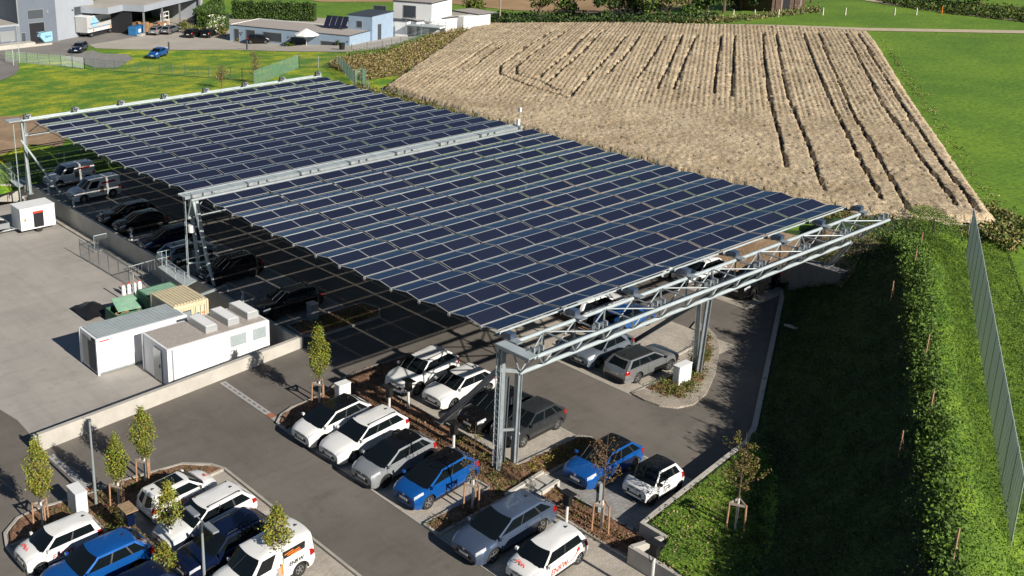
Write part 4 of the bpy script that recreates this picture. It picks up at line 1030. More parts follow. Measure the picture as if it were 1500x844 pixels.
def c2x(t):
    for i, x in enumerate((-4.0, -2.55, -1.1)):
        pass
    for a, b in ((-3.75, -2.45), (-2.15, -1.05)):
        w_ = MB(); w_.bb(a, b, 17.215, 17.235, .15, 1.0, 'white_box'); o = w_.build('window', t, world=True)
        s_ = MB(); s_.bb(a+.08, b-.08, 17.20, 17.214, .2, .92, 'green_pale' if False else 'corrugated')
        for i in range(9): s_.bb(a+.08, b-.08, 17.192, 17.2, .22+i*.078, .27+i*.078, 'steel_pale')
        s_.build('shutter', o, world=True)
    mb = MB(); mb.bb(-7.93, -7.87, 18.0, 18.9, -1.1, .9, 'lightgrey_paint'); mb.bb(-7.96, -7.92, 18.1, 18.2, -.2, .0, 'black_plastic'); mb.build('door', t, world=True)
    mb = MB(); mb.bb(-7.6, -7.52, 17.19, 17.24, -1.1, 1.15, 'steel'); mb.build('downpipe', t, world=True)
cbox('site_cabin', 'white cabin with gravel roof and two shuttered windows behind the front wall', -7.85, -.95, 17.25, 20.3, Z0, 1.2, 'white_box', 'roof_gravel', cat='cabin', extra=c2x)
for i, x in enumerate((-4.6, -3.0, -1.55)):
    q = MB(); q.bb(x-.4, x+.4, 17.75+.1*i, 19.9+.1*i, 1.27, 1.68, 'alu'); q.bb(x-.35, x+.35, 17.8+.1*i, 19.8+.1*i, 1.68, 1.70, 'white_box')
    o = q.build('air_unit'); tag(o, ['flat grey roof unit on the cabin, nearest the bare gravel', 'middle one of the three flat grey roof units on the cabin', 'flat grey roof unit on the cabin closest to the parking wall'][i], 'roof unit', 'ventilation units on the cabin roof')
def c3x(t):
    mb = MB(); mb.bb(-3.9, -3.25, 22.55, 22.58, -.1, .75, 'shutter'); mb.bb(-3.85, -3.3, 22.54, 22.55, -.05, .7, 'corrugated'); mb.build('window', t, world=True)
    mb = MB(); mb.bb(-3.05, -2.15, 22.54, 22.58, -1.1, .95, 'beige_paint')
    for x in (-2.95, -2.6, -2.3): mb.tube((x, 22.52, -1.0), (x, 22.52, .9), .02, 'steel', 5)
    mb.build('door', t, world=True)
    mb = MB(); mb.bb(-2.85, -2.68, 22.525, 22.54, .25, .45, 'blue_paint'); mb.bb(-2.5, -2.25, 22.525, 22.54, .3, .42, 'orange'); mb.bb(-2.5, -2.25, 22.525, 22.54, .12, .2, 'tail_red'); mb.build('sticker', t, world=True)
cbox('beige_container', 'beige shipping container with ribbed roof and small stickers beside the white container', -4.45, -2.05, 22.6, 25.6, Z0, 1.15, 'beige_paint', 'beige_paint', ribs=True, roof_ribs='y', extra=c3x)
cbox('green_container', 'green steel container with pale lid behind the beige one', -4.3, -1.8, 26.0, 27.9, Z0, .6, 'green_paint', 'green_pale', ribs=True)
SX, SY = .8, 2.3
sk = thing('waste_skip', 'open green waste skip with raised pale lid beside the green container', 'skip', (-6.2, 25.6, Z0))
mb = MB(); mb.bb(-7.2, -5.2, 24.6, 24.66, Z0, Z0+.9, 'green_paint'); mb.bb(-7.2, -5.2, 26.2, 26.26, Z0, Z0+.9, 'green_paint'); mb.bb(-7.2, -7.14, 24.6, 26.26, Z0, Z0+.9, 'green_paint'); mb.bb(-5.26, -5.2, 24.6, 26.26, Z0, Z0+.9, 'green_paint'); mb.bb(-7.2, -5.2, 24.6, 26.26, Z0, Z0+.06, 'green_paint'); mb.build('tub', sk, world=True)
mb = MB(); mb.add([(-6.9, 24.9, Z0+.95), (-5.3, 24.7, Z0+.95), (-5.1, 26.1, Z0+1.35), (-6.7, 26.3, Z0+1.35)]+[(-6.9, 24.9, Z0+1.0), (-5.3, 24.7, Z0+1.0), (-5.1, 26.1, Z0+1.4), (-6.7, 26.3, Z0+1.4)], [(3, 2, 1, 0), (4, 5, 6, 7), (0, 1, 5, 4), (1, 2, 6, 5), (2, 3, 7, 6), (3, 0, 4, 7)], 'green_pale'); mb.build('lid', sk, world=True)
mb = MB()
for i in range(14): mb.box((-6.2+random.uniform(-.8, .8), 25.4+random.uniform(-.7, .7), Z0+.75+random.uniform(0, .15)), (.5, .08, .03), 'crate_wood', rz=random.uniform(0, 3), ry=random.uniform(-.3, .3))
mb.build('scrap_wood', sk, world=True)
sk.location = (-5.4, 27.9, Z0); 
tp = MB()
n = 9; V = []
for i in range(n):
    for j in range(n):
        x = -7.5+i*.22; y = 29.0+j*.35; V.append((x, y, Z0+.12+.55*math.exp(-((i-5)**2+(j-4)**2)/9)+.10*noise2(x*2, y*2)))
tp.add(V, [(i*n+j, (i+1)*n+j, (i+1)*n+j+1, i*n+j+1) for i in range(n-1) for j in range(n-1)], 'black_plastic')
tag(tp.build('tarpaulin', smooth=60), 'crumpled black tarpaulin heap in front of the green skip', 'tarpaulin')
# railings
def railing(name, label, pts, z0, h=1.05, infill=.14, m='steel', cat='railing', low=.1):
    t = thing(name, label, cat, (pts[0][0], pts[0][1], z0)); a = MB(); b = MB()
    for p, q in zip(pts[:-1], pts[1:]):
        L = math.dist(p, q); k = max(1, round(L/1.5))
        for i in range(k+1):
            x = p[0]+(q[0]-p[0])*i/k; y = p[1]+(q[1]-p[1])*i/k; a.tube((x, y, z0), (x, y, z0+h), .03, m, 6)
        a.tube((p[0], p[1], z0+h), (q[0], q[1], z0+h), .035, m, 6); a.tube((p[0], p[1], z0+low+.0), (q[0], q[1], z0+low), .02, m, 6)
        if infill:
            k = int(L/infill)
            for i in range(k): x = p[0]+(q[0]-p[0])*i/k; y = p[1]+(q[1]-p[1])*i/k; b.tube((x, y, z0+low), (x, y, z0+h), .010, m, 4)
        else: b.tube((p[0], p[1], z0+h*.55), (q[0], q[1], z0+h*.55), .018, m, 5)
    a.build('frame', t, world=True); b.build('infill_bars', t, world=True); return t
railing('railing', 'long grey railing of dense bars in the yard below the parking wall', [(-2.6, 40.8), (-2.4, 33.0)], Z0, 1.5, .12)
railing('railing', 'short grey railing joining the long yard railing to the wall', [(-2.4, 33.0), (-.2, 33.2)], Z0, 1.5, .25)
railing('railing', 'grey railing along the yard wall beyond the platform', [(-1.3, 41.0), (-.2, 41.0)], Z0, 1.4, .12)
for (z_, poly, lb, rl) in ((.55, [(-1.35, 26.7), (.1, 27.3), (.1, 31.2), (-1.0, 31.2)], 'pale steel platform with open railing at the foot of the middle gantry ladder', [(-1.35, 26.7), (-1.05, 31.2)]),
                       (.55, [(-1.3, 56.0), (.3, 57.4), (.6, 59), (-1.0, 59)], 'pale steel platform with railing at the foot of the far gantry ladder', [(-1.3, 56.0), (-1.0, 59.0)])):
    t = thing('access_platform', lb, 'platform', (poly[0][0], poly[0][1], z_)); mb = MB(); mb.prism(poly, z_-.06, z_, 'steel_pale'); mb.build('deck', t, world=True)
    r1 = MB(); pts = poly[:1]+poly[3:]+[poly[2]]
    for p, q in zip(pts[:-1], pts[1:]):
        for hh_ in (.55, 1.05): r1.tube((*p, z_+hh_), (*q, z_+hh_), .022, 'steel_pale', 6)
        for i in range(4): f = i/3; r1.tube((p[0]+(q[0]-p[0])*f, p[1]+(q[1]-p[1])*f, z_), (p[0]+(q[0]-p[0])*f, p[1]+(q[1]-p[1])*f, z_+1.05), .022, 'steel_pale', 6)
    r1.build('railing', t, world=True)
    lg = MB(); lg.tube((poly[0][0]+.2, poly[0][1]+.3, Z0), (poly[0][0]+.2, poly[0][1]+.3, z_), .05, 'steel', 6); lg.tube((poly[3][0]+.2, poly[3][1]-.3, Z0), (poly[3][0]+.2, poly[3][1]-.3, z_), .05, 'steel', 6); lg.build('support', t, world=True)
mb = MB(); mb.beam((-1.4, 24.6, .62), (.9, 25.0, .62), .14, .16, 'steel'); mb.beam((.9, 25.0, .62), (.95, 25.0, 0), .12, .14, 'steel')
tag(mb.build('steel_angle_beam'), 'grey steel beam bent over the top of the wall beside the beige container', 'beam')
mb = MB(); mb.tube((-3.9, 29.2, Z0), (-3.9, 29.2, 1.3), .05, 'steel', 8); tag(mb.build('steel_post'), 'single grey steel post standing behind the green container', 'post')
for i in range(4):
    t_ = MB(); x = -3.4+i*.42; y = 31.9; t_.tube((x, y, Z0), (x, y, Z0+.62), .15, 'white_box', 12); t_.tube((x, y, Z0+.62), (x, y, Z0+.72), .12, 'white_box', 12, r2=.05); t_.tube((x, y, Z0+.72), (x, y, Z0+.82), .06, 'red', 8)
    tag(t_.build('gas_bottle', smooth=40), ['leftmost pale gas bottle with red cap behind the yard railing', 'second pale gas bottle with red cap from the left behind the railing', 'third pale gas bottle with red cap from the left behind the railing', 'pale gas bottle with red cap nearest the parking wall'][i], 'gas bottle', 'gas bottles lined up behind the railing')
# trailers
t = thing('box_trailer', 'white box trailer with open side hatch standing in the yard by the long wall', 'trailer', (-2.7, 49.6, Z0))
mb = MB(); mb.bb(-4.15, -1.2, 48.55, 50.5, Z0+.35, .95, 'white_box'); mb.build('box', t, world=True)
mb = MB(); mb.bb(-4.18, -1.17, 48.52, 50.53, .95, 1.0, 'white_box'); mb.build('roof', t, world=True)
mb = MB(); mb.bb(-3.05, -2.2, 48.53, 48.55, Z0+.45, .45, 'interior_dark'); mb.bb(-3.1, -2.2, 48.515, 48.535, .45, .62, 'red'); mb.build('hatch', t, world=True)
mb = MB(); mb.bb(-3.85, -3.68, 48.53, 48.555, -.1, .12, 'orange'); mb.bb(-3.9, -3.8, 48.53, 48.555, Z0+.42, Z0+.47, 'red'); mb.bb(-3.7, -3.6, 48.53, 48.555, Z0+.42, Z0+.47, 'red'); mb.build('marking', t, world=True)
mb = MB(); mb.bb(-4.0, -1.3, 48.8, 50.3, Z0+.25, Z0+.35, 'steel_dark'); mb.tube((-5.4, 49.5, Z0+.35), (-4.1, 49.5, Z0+.35), .05, 'steel', 6); mb.build('chassis', t, world=True)
for y in (48.65, 50.4):
    mb = MB(); mb.tube((-2.6, y-.09, Z0+.3), (-2.6, y+.09, Z0+.3), .3, 'rubber', 16); mb.build('wheel', t, world=True)
t = thing('flat_trailer', 'low grey trailer with tilted cover at the left edge of the yard', 'trailer', (-6, 49.5, Z0))
mb = MB(); mb.bb(-6.9, -4.7, 49.6, 51.2, Z0+.5, Z0+.95, 'lightgrey_paint'); mb.bb(-6.8, -4.8, 49.7, 51.1, Z0+.95, Z0+.97, 'interior_dark'); mb.build('tub', t, world=True)
mb = MB(); mb.add([(-7.4, 49.4, Z0+1.9), (-5.2, 49.4, Z0+1.3), (-5.2, 51.2, Z0+1.3), (-7.4, 51.2, Z0+1.9), (-7.4, 49.4, Z0+1.98), (-5.2, 49.4, Z0+1.38), (-5.2, 51.2, Z0+1.38), (-7.4, 51.2, Z0+1.98)], [(3, 2, 1, 0), (4, 5, 6, 7), (0, 1, 5, 4), (1, 2, 6, 5), (2, 3, 7, 6), (3, 0, 4, 7)], 'tarp_grey'); mb.build('cover', t, world=True)
mb = MB(); mb.tube((-4.7, 50.3, Z0+.45), (-4.25, 49.3, Z0+.4), .05, 'steel', 6); mb.build('drawbar', t, world=True)
mb = MB()
for y in (49.5, 51.25): mb.tube((-5.9, y-.08, Z0+.28), (-5.9, y+.08, Z0+.28), .28, 'rubber', 14)
mb.build('wheel', t, world=True)
# yard walls
wall_thing('yard_wall', 'long dark concrete wall between the parking deck and the lower yard', densify([(.13, 15.2), (.13, 57.4)], 3), .25, lambda x, y: Z0-.1, lambda x, y: .42, 'concrete')
wall_thing('yard_wall', 'pale concrete wall along the front of the yard, lit by the sun', densify([(-16.9, 15.03), (.0, 15.03)], 2), .26, lambda x, y: Z0-.2, lambda x, y: .70+.048*min(x, 0)*1.0, 'concrete')
wall_thing('yard_wall', 'pale concrete wall corner piece at the far left of the yard', [(.1, 57.5), (-3, 59.8), (-9, 60.2)], .25, lambda x, y: Z0-.1, lambda x, y: .3, 'concrete')
wall_thing('kerb_strip', 'raised concrete strip at the foot of the long yard wall', densify([(-.55, 34), (-.55, 51)], 3), .25, lambda x, y: Z0-.1, lambda x, y: Z0+.16, 'kerb', cat='kerb')
# bollards (charging posts) along the wall under the roof
for i, (px_, py_, lb) in enumerate(((80, 283, 'white post at the foot of the far gantry brace, beside the shaded vans'), (117, 302, 'white post on the wall edge in front of the nearer white van'), (158, 326, 'white post on the wall edge beside the black estate'), (202, 350, 'white post on the wall edge beside the black hatchback'), (361, 440, 'white post on the wall edge above the cabin roof units'), (97, 268, 'slim white post standing between the two white vans'), (135, 290, 'slim white post beside the nearer white van door'))):
    x, y = (.62, [54.0, 48.9, 43.5, 38.4, 22.6][i]) if i < 5 else (at(px_, py_, H_lot)[:2])
    t = thing('charging_post', lb, 'charging post', (x, y, 0), group='charging posts along the yard wall')
    mb = MB(); mb.box((x, y, .55), (.14, .14, 1.1), 'white_box'); mb.box((x, y, 1.13), (.2, .2, .08), 'steel_dark'); mb.build('column', t, world=True)
    mb = MB(); mb.box((x-.08, y, .85), (.03, .1, .2), 'black_plastic'); mb.build('socket', t, world=True)
# ================================================================== YOUNG TREES, POSTS, CABINETS
def column_points(n, zc, hh_, rad, lumps=46):
    """points of an uneven columnar crown: many small clumps"""
    C = []
    for i in range(lumps):
        t = rng.uniform(0, 1); prof = math.sin(math.pi*min(1, (t*.9+.08)))**.7
        if t > .6: prof *= 1-(t-.6)*1.7
        a = rng.uniform(0, 2*math.pi); r_ = rad*prof*rng.uniform(.35, .95)
        C.append((r_*math.cos(a), r_*math.sin(a), zc-hh_/2+t*hh_, rad*rng.uniform(.22, .40)))
    P = []
    for c in C:
        k = int(n*.6)//lumps
        q = rng.normal(size=(k, 3)); q /= np.linalg.norm(q, axis=1)[:, None]; q *= (rng.uniform(.2, 1.5, k)[:, None]**.8)*c[3]
        q[:, 2] *= 1.5; P.append(q+np.array(c[:3]))
    k = int(n*.4); t = rng.uniform(0, 1, k)**.9; prof = np.sin(np.pi*np.minimum(1, t*.9+.08))**.7*np.where(t > .6, 1-(t-.6)*1.7, 1)
    a = rng.uniform(0, 2*np.pi, k); r_ = rad*prof*np.sqrt(rng.uniform(.1, 1, k))*(1+.18*np.sin(a*3+t*9))
    P.append(np.stack([r_*np.cos(a), r_*np.sin(a), zc-hh_/2+t*hh_*1.04], 1))
    return np.concatenate(P), C
def young_tree(label, x, y, z, Hgt, dens, leafm, rad=.62, stakes=True, group='young staked trees of the car park', crown0=None, name='young_tree', white=1.3):
    t = thing(name, label, 'tree', (x, y, z), rz=0, group=group)
    crown0 = crown0 or Hgt*.40
    mb = MB(); mb.tube((0, 0, 0), (0, 0, white), .055, 'white_trunk', 8); mb.tube((0, 0, white), (.03, .02, Hgt*.75), .045, 'bark', 7, r2=.02); mb.tube((.03, .02, Hgt*.75), (0, 0, Hgt), .02, 'bark', 5, r2=.005); mb.build('trunk', t)
    cm = MB(); zc = (crown0+Hgt)/2; hh_ = Hgt-crown0
    P, C = column_points(int(dens*1.5), zc, hh_, rad)
    for c in C:
        z0 = max(crown0*.9, c[2]-rad*.8); cm.tube((0, 0, z0), (c[0], c[1], c[2]), .014, 'bark', 4, r2=.005, cap=False)
        for _ in range(2): cm.tube((c[0]*.6, c[1]*.6, z0+(c[2]-z0)*.6), (c[0]+rng.uniform(-.25, .25), c[1]+rng.uniform(-.25, .25), c[2]+rng.uniform(0, .3)), .007, 'bark', 3, r2=.003, cap=False)
    leaves(cm, P, .082, leafm); cm.build('crown', t)
    if stakes:
        a0 = .5
        pts = [(.42*math.cos(a0+i*2.094), .42*math.sin(a0+i*2.094)) for i in range(3)]
        for p in pts:
            s_ = MB(); s_.tube((*p, -.1), (p[0]*.92, p[1]*.92, 1.25), .042, 'stake_wood', 8); s_.build('stake', t)
        b_ = MB()
        for i in range(3): b_.beam((*[q*.92 for q in pts[i]], 1.18), (*[q*.92 for q in pts[(i+1) % 3]], 1.18), .05, .09, 'grey_wood')
        b_.build('cross_rail', t)
    return t
TREES = [((468, 590), 4.35, 2600, ['leaf_tree', 'leaf_tree_gold', 'leaf_tree_deep'], .62, 'slim fresh green staked tree beside the white cabinet at the head of the front row'),
 ((213, 705), 3.9, 2200, ['leaf_tree_gold', 'leaf_tree', 'leaf_tree_deep'], .60, 'round topped staked tree just right of the lamp post, in front of the yard wall'),
 ((63, 771), 4.3, 2600, ['leaf_tree', 'leaf_tree_gold'], .62, 'broad green staked tree at the far left beside the pale cabinet'),
 ((175, 742), 3.7, 2000, ['leaf_tree', 'leaf_tree_gold', 'leaf_tree_deep'], .56, 'green tree with white trunk between the cabinet and the dark double charger'),
 ((250, 805), 3.3, 1500, ['leaf_tree', 'leaf_tree_gold'], .62, 'loose young tree in front of the white estate at the lower left'),
 ((408, 848), 3.4, 1700, ['leaf_tree_gold', 'leaf_tree'], .62, 'small staked tree with sparse lower crown before the white van'),
 ((243, 852), 1.9, 900, ['leaf_tree', 'leaf_tree_gold'], .50, 'low young tree top cut by the bottom edge at the lower left')]
def H_bed(x, y): return H_lot(x, y)+.10
for (p, h_, d_, lm_, r_, lb) in TREES:
    x, y, z = at(*p, H_bed); young_tree(lb, x, y, z, h_, d_, lm_, r_, stakes=h_ > 3.4 or p[0] == 408, crown0=(.3 if h_ < 2 else None), white=(.3 if h_ < 2 else 1.3))
# sparse trees with brown leaves
def sparse_tree(label, p, Hgt, n, leafm, spread, H, stakes=True, lean=0.):
    x, y, z = at(*p, H); t = thing('young_tree', label, 'tree', (x, y, z), group='young staked trees of the car park')
    mb = MB(); mb.tube((0, 0, 0), (0, 0, 1.5), .05, 'white_trunk', 8); mb.tube((0, 0, 1.5), (0, 0, Hgt*.7), .04, 'bark', 7, r2=.022); mb.tube((0, 0, Hgt*.7), (.05, 0, Hgt), .022, 'bark', 5, r2=.006); mb.build('trunk', t)
    cm = MB(); P = []
    for i in range(34):
        z0 = Hgt*rng.uniform(.42, .85); a = rng.uniform(0, 2*math.pi); L_ = spread*rng.uniform(.5, 1)*(1-(z0/Hgt-.42)*.9)
        e = (L_*math.cos(a), L_*math.sin(a), z0+L_*rng.uniform(.5, 1.1)); m_ = (e[0]*.55, e[1]*.55, z0+(e[2]-z0)*.35)
        cm.tube((0, 0, z0), m_, .013, 'bark', 4, r2=.009, cap=False); cm.tube(m_, e, .009, 'bark', 4, r2=.003, cap=False)
        k = n//34
        f = rng.uniform(.25, 1, k)[:, None]; P.append(np.array(m_)*(1-f)+np.array(e)*f+rng.normal(size=(k, 3))*.07)
    leaves(cm, np.concatenate(P), .075, leafm); cm.build('crown', t)
    if stakes:
        pts = [(.42*math.cos(.5+i*2.094), .42*math.sin(.5+i*2.094)) for i in range(3)]
        for q in pts:
            s_ = MB(); s_.tube((*q, -.1), (q[0]*.92, q[1]*.92, 1.35), .042, 'stake_wood', 8); s_.build('stake', t)
        b_ = MB()
        for i in range(3): b_.beam((*[v*.92 for v in pts[i]], 1.28), (*[v*.92 for v in pts[(i+1) % 3]], 1.28), .05, .09, 'grey_wood')
        b_.build('cross_rail', t)
sparse_tree('bare staked tree with few yellow leaves between the bright blue hatchback and the gantry ladder', (692, 745), 4.4, 260, ['leaf_olive', 'leaf_brown'], .75, H_bed)
sparse_tree('thin brown leaved staked tree in front of the blue small car', (880, 776), 5.0, 420, ['leaf_brown'], 1.1, H_bed)
sparse_tree('brownish leaved staked tree on the sunny grass corner at the embankment', (1077, 775), 4.6, 1300, ['leaf_brown', 'leaf_olive'], 1.15, lambda x, y: .8)
def cabinet(label, p, wx, wy, h_, m='white_box', H=H_bed):
    x, y, z = at(*p, H); t = thing('utility_cabinet', label, 'cabinet', (x, y, z))
    mb = MB(); mb.box((0, 0, h_/2), (wx, wy, h_), m); mb.build('housing', t)
    mb = MB(); mb.box((0, 0, h_+.02), (wx+.05, wy+.05, .05), m); mb.build('lid', t)
    mb = MB(); mb.box((-wx/2-.004, 0, h_*.52), (.012, wy-.08, h_-.2), m); mb.box((-wx/2-.02, wy*.3, h_*.5), (.03, .03, .1), 'steel_dark'); mb.build('door', t)
    mb = MB(); mb.box((0, 0, -.02), (wx+.04, wy+.04, .1), 'concrete'); mb.build('plinth', t)
cabinet('white cabinet with small lock marks behind the black roofed hatchback', (502, 586), .75, .45, 1.0)
cabinet('pale cabinet at the head of the lower left bays beside the drain', (115, 748), .55, 1.0, 1.15)
cabinet('big white cabinet on the round planted island beside the truss legs', (998, 560), 1.1, .42, 1.1)
cabinet('blue grey cabinet in the roof shade at the corner of the yard wall', (458, 468), .55, .55, 1.1, 'lightgrey_paint')
def charger(label, p, two=False, H=H_bed, hs=1.35, grp='black charging posts in the planting strips'):
    x, y, z = at(*p, H); t = thing('charging_post', label, 'charging post', (x, y, z), group=grp)
    mb = MB(); mb.tube((0, 0, 0), (0, 0, hs-.3), .07, 'white_trunk', 10); mb.build('column', t)
    mb = MB(); mb.box((0, 0, hs+.05), (.26, .34, .5), 'black_plastic', taper=.92); mb.build('charger_box', t)
    mb = MB(); mb.box((0, 0, hs+.36), (.5, .6, .06), 'black_plastic', ry=.12); mb.build('rain_hood', t)
    mb = MB(); pr = None
    for i in range(9):
        a = PI*i/8; q = (-.16-.05*math.sin(a), -.15+.3*i/8, hs-.1-.3*math.sin(a))
        if pr: mb.tube(pr, q, .018, 'black_plastic', 5)
        pr = q
    mb.build('charging_cable', t)
charger('black charging box on a pale post between the two car rows, behind the white estate', (570, 609))
charger('black charging box on a post in front of the white SUV', (598, 600))
charger('black hooded charging box in the mulch behind the blue hatchback', (664, 665))
charger('black hooded charging box between the blue estate and the blue small car', (829, 772))
charger('black charging box at the bottom edge beside the stepped wall', (955, 850), H=lambda x, y: .8)
x, y, z = at(190, 790, H_bed)
t = thing('double_charger', 'dark double charging box under a small brown roof in the lower left hedge', 'charging post', (x, y, z))
mb = MB()
for q in (-.4, .4): mb.tube((q*.4, q, 0), (q*.4, q, 1.0), .05, 'grey_wood', 6)
mb.build('column', t)
for q in (-.28, .22):
    mb = MB(); mb.box((q*.3, q, 1.25), (.34, .40, .55), 'navy_paint'); mb.build('charger_box', t)
mb = MB(); mb.box((0, .0, 1.62), (.6, .9, .05), 'soil'); mb.build('rain_hood', t)
x, y, z = at(400, 838, H_lot)
mb = MB()
# bicycle stand / barrier between navy SUV and hedge
x, y = -16.5, 1.2
t = thing('barrier_rack', 'low dark metal rack in front of the large navy SUV', 'rack', (x, y, H_lot(x, y)))
for i in range(6): mb.tube((x-.1, y-.8+i*.3, H_lot(x, y)), (x-.1, y-.8+i*.3, H_lot(x, y)+.8), .02, 'steel', 6)
mb.tube((x-.1, y-.8, H_lot(x, y)+.8), (x-.1, y+.7, H_lot(x, y)+.8), .025, 'steel', 6); mb.build('bars', t, world=True)
def lamp(label, p, h_, arms=(1,), H=H_bed):
    x, y, z = at(*p, H); t = thing('street_lamp', label, 'street lamp', (x, y, z), group='slim lamp posts of the car park')
    mb = MB(); mb.tube((0, 0, 0), (0, 0, h_), .075, 'steel', 10, r2=.045); mb.build('pole', t)
    if len(arms) > 1:
        for s_ in arms:
            mb = MB(); mb.tube((0, 0, h_-.05), (0, s_*.35, h_), .03, 'steel', 6); mb.box((0, s_*.75, h_+.03), (.28, .8, .08), 'lightgrey_paint'); mb.build('lamp_head', t)
    else:
        mb = MB(); mb.box((0, 0, h_+.05), (.14, .14, .12), 'steel_dark'); mb.build('lamp_head', t)
lamp('tall slim grey lamp post in front of the pale yard wall', (141, 741), 4.45)
x, y, z = -15.35, .35, 0
p_l = at(300, 860, H_bed); h_l = height_to(p_l[0], p_l[1], p_l[2], 762)
lamp('lamp post with two flat grey heads at the bottom edge over the navy SUV', (300, 860), h_l, (1, -1))
for px_, py_, hh_, lb, m_ in ((1008, 545, 1.1, 'a', 'white_box'),): pass
mb = MB(); x, y, z = at(876, 750, H_bed); mb.box((x, y, z+.75), (.22, .16, 1.5), 'steel'); mb.box((x-.12, y, z+1.2), (.05, .14, .3), 'black_plastic'); tag(mb.build('charging_post'), 'square grey post beside the thin brown leaved tree and the blue small car', 'charging post')
mb = MB(); x, y, z = at(600, 602, H_bed); 
x, y, z = at(1105, 640, lambda a, b: 0)
mb.box((x, y, .05), (.6, 1.2, .1), 'concrete')
x, y, z = at(1163, 481, H_bk); mb2 = MB(); mb2.box((x, y, z+.06), (1.0, .8, .12), 'stone', ry=.35); tag(mb2.build('manhole_slab'), 'pale square slab lying in the shaded embankment grass', 'slab')

# ------------------------------------------------ shrubs, grass and litter in the beds
def inside(poly, x, y):
    c = False; n = len(poly)
    for i in range(n):
        x1, y1 = poly[i]; x2, y2 = poly[(i+1) % n]
        if (y1 > y) != (y2 > y) and x < (x2-x1)*(y-y1)/(y2-y1)+x1: c = not c
    return c
def scatter(poly, n, H, clump, per, size, mats, name, label=None, kind='stuff', hh_=.15, dens=None):
    xs = [p[0] for p in poly]; ys = [p[1] for p in poly]; P = []; k = 0; it = 0
    while k < n and it < n*20:
        it += 1
        x = rng.uniform(min(xs), max(xs)); y = rng.uniform(min(ys), max(ys))
        if not inside(poly, x, y) or (dens and rng.uniform() > dens(x, y)): continue
        z = H(x, y); q = rng.normal(size=(per, 3))*np.array([clump, clump, hh_*.5]); q[:, 2] = np.abs(q[:, 2])
        P.append(q+np.array([x, y, z])); k += 1
    mb = MB(); leaves(mb, np.concatenate(P), size, mats); o = mb.build(name); o['kind'] = kind
    if label: o['label'] = label
    return o
Hb_ = lambda x, y: H_lot(x, y)+.12
scatter(BEDS['rowA'], 620, Hb_, .12, 12, .09, ['mulch', 'leaf_brown', 'bark', 'soil'], 'bark_mulch', None, hh_=.06)
scatter([(-2, -3), (.2, -3), (.2, 1.5), (-.8, 1)], 70, Hb_, .16, 14, .08, ['leaf_olive', 'leaf_mid', 'leaf_brown'], 'ground_cover', hh_=.2)
scatter([(-6, -3.1), (-2, -3.1), (-.5, -3.2), (-.5, -3.9), (-6, -3.9)], 60, Hb_, .12, 12, .07, ['leaf_olive', 'leaf_mid', 'leaf_brown'], 'ground_cover', hh_=.15)
scatter([(.3, -2.7), (4.6, -2.7), (4.9, -3.2), (4.6, -3.7), (.3, -3.7)], 110, Hb_, .12, 12, .08, ['leaf_olive', 'leaf_yellow', 'leaf_brown'], 'ground_cover', hh_=.2)
scatter([(-1.1, -5.2), (.2, -5.2), (.2, -11), (-1.1, -11)], 90, Hb_, .12, 12, .08, ['leaf_brown', 'leaf_olive', 'mulch'], 'ground_cover', hh_=.15)
scatter([(-17.05, -9), (-17.05, 7.8), (-16.1, 7.8), (-16.05, -9)], 480, Hb_, .15, 16, .08, ['leaf_mid', 'leaf_olive', 'leaf_brown', 'leaf_dark'], 'ground_cover', hh_=.28)
scatter([(-20, 8.2), (-15, 8.2), (-11, 7.2), (-12, 8.4), (-15, 9.2), (-19, 9.6)], 130, Hb_, .15, 12, .08, ['leaf_mid', 'leaf_olive', 'leaf_brown'], 'ground_cover', hh_=.15)
scatter(px([(957, 570), (1000, 548), (1014, 540), (1020, 528), (1024, 500), (1030, 492), (1034, 506), (1032, 526), (1022, 555), (1007, 574), (990, 580), (968, 575)], H_lot), 160, Hb_, .13, 12, .08, ['leaf_olive', 'leaf_mid', 'leaf_brown'], 'ground_cover', hh_=.2)
scatter(inner, 190, lambda x, y: H_lot(x, y)+.1, .15, 12, .09, ['leaf_olive', 'leaf_mid', 'leaf_brown'], 'ground_cover', hh_=.22)
scatter([(1.1, 17.9), (2, 15.8), (6.2, 15.8), (6.8, 17.4)], 150, Hb_, .13, 10, .07, ['leaf_mid', 'leaf_olive'], 'ground_cover', hh_=.12)
# embankment vegetation
def ds(d, s): q = K0+KD*s+KN*d; return (float(q[0]), float(q[1]))
def scatter_ds(n, d0, d1, s0, s1, clump, per, size, mats, name, hh_, dens=None):
    P = []
    for _ in range(n):
        d = rng.uniform(d0, d1); s = rng.uniform(s0, s1)
        if dens and rng.uniform() > dens(d, s): continue
        x, y = ds(d, s)
        if x > 31.2 and y > 2.4: continue
        z = H_bk(x, y); q = rng.normal(size=(per, 3))*np.array([clump, clump, hh_*.5]); q[:, 2] = np.abs(q[:, 2]); P.append(q+np.array([x, y, z]))
    mb = MB(); leaves(mb, np.concatenate(P), size, mats); o = mb.build(name); o['kind'] = 'stuff'
scatter_ds(9000, .4, 7, -6, 42, .18, 10, .075, ['bank_cover_shade', 'leaf_dark', 'leaf_mid'], 'bank_grass', .14)  # dark leaf mix, carrying the painted shade of the slope
scatter_ds(1100, 6.7, 7.7, -8, 44, .2, 16, .13, ['leaf_mid', 'leaf_green', 'leaf_mid'], 'bank_shrubs', .55)
scatter_ds(15000, 7.9, 14, -16, 44, .2, 8, .075, ['leaf_green', 'bank_grass', 'bank_grass', 'leaf_mid'], 'bank_grass', .10)  # lighter leaf mix kept to the sunlit side, part of the painted light
scatter_ds(500, 1, 8, -13, 2, .2, 10, .12, ['leaf_mid', 'leaf_green', 'leaf_brown'], 'bank_shrubs', .3)
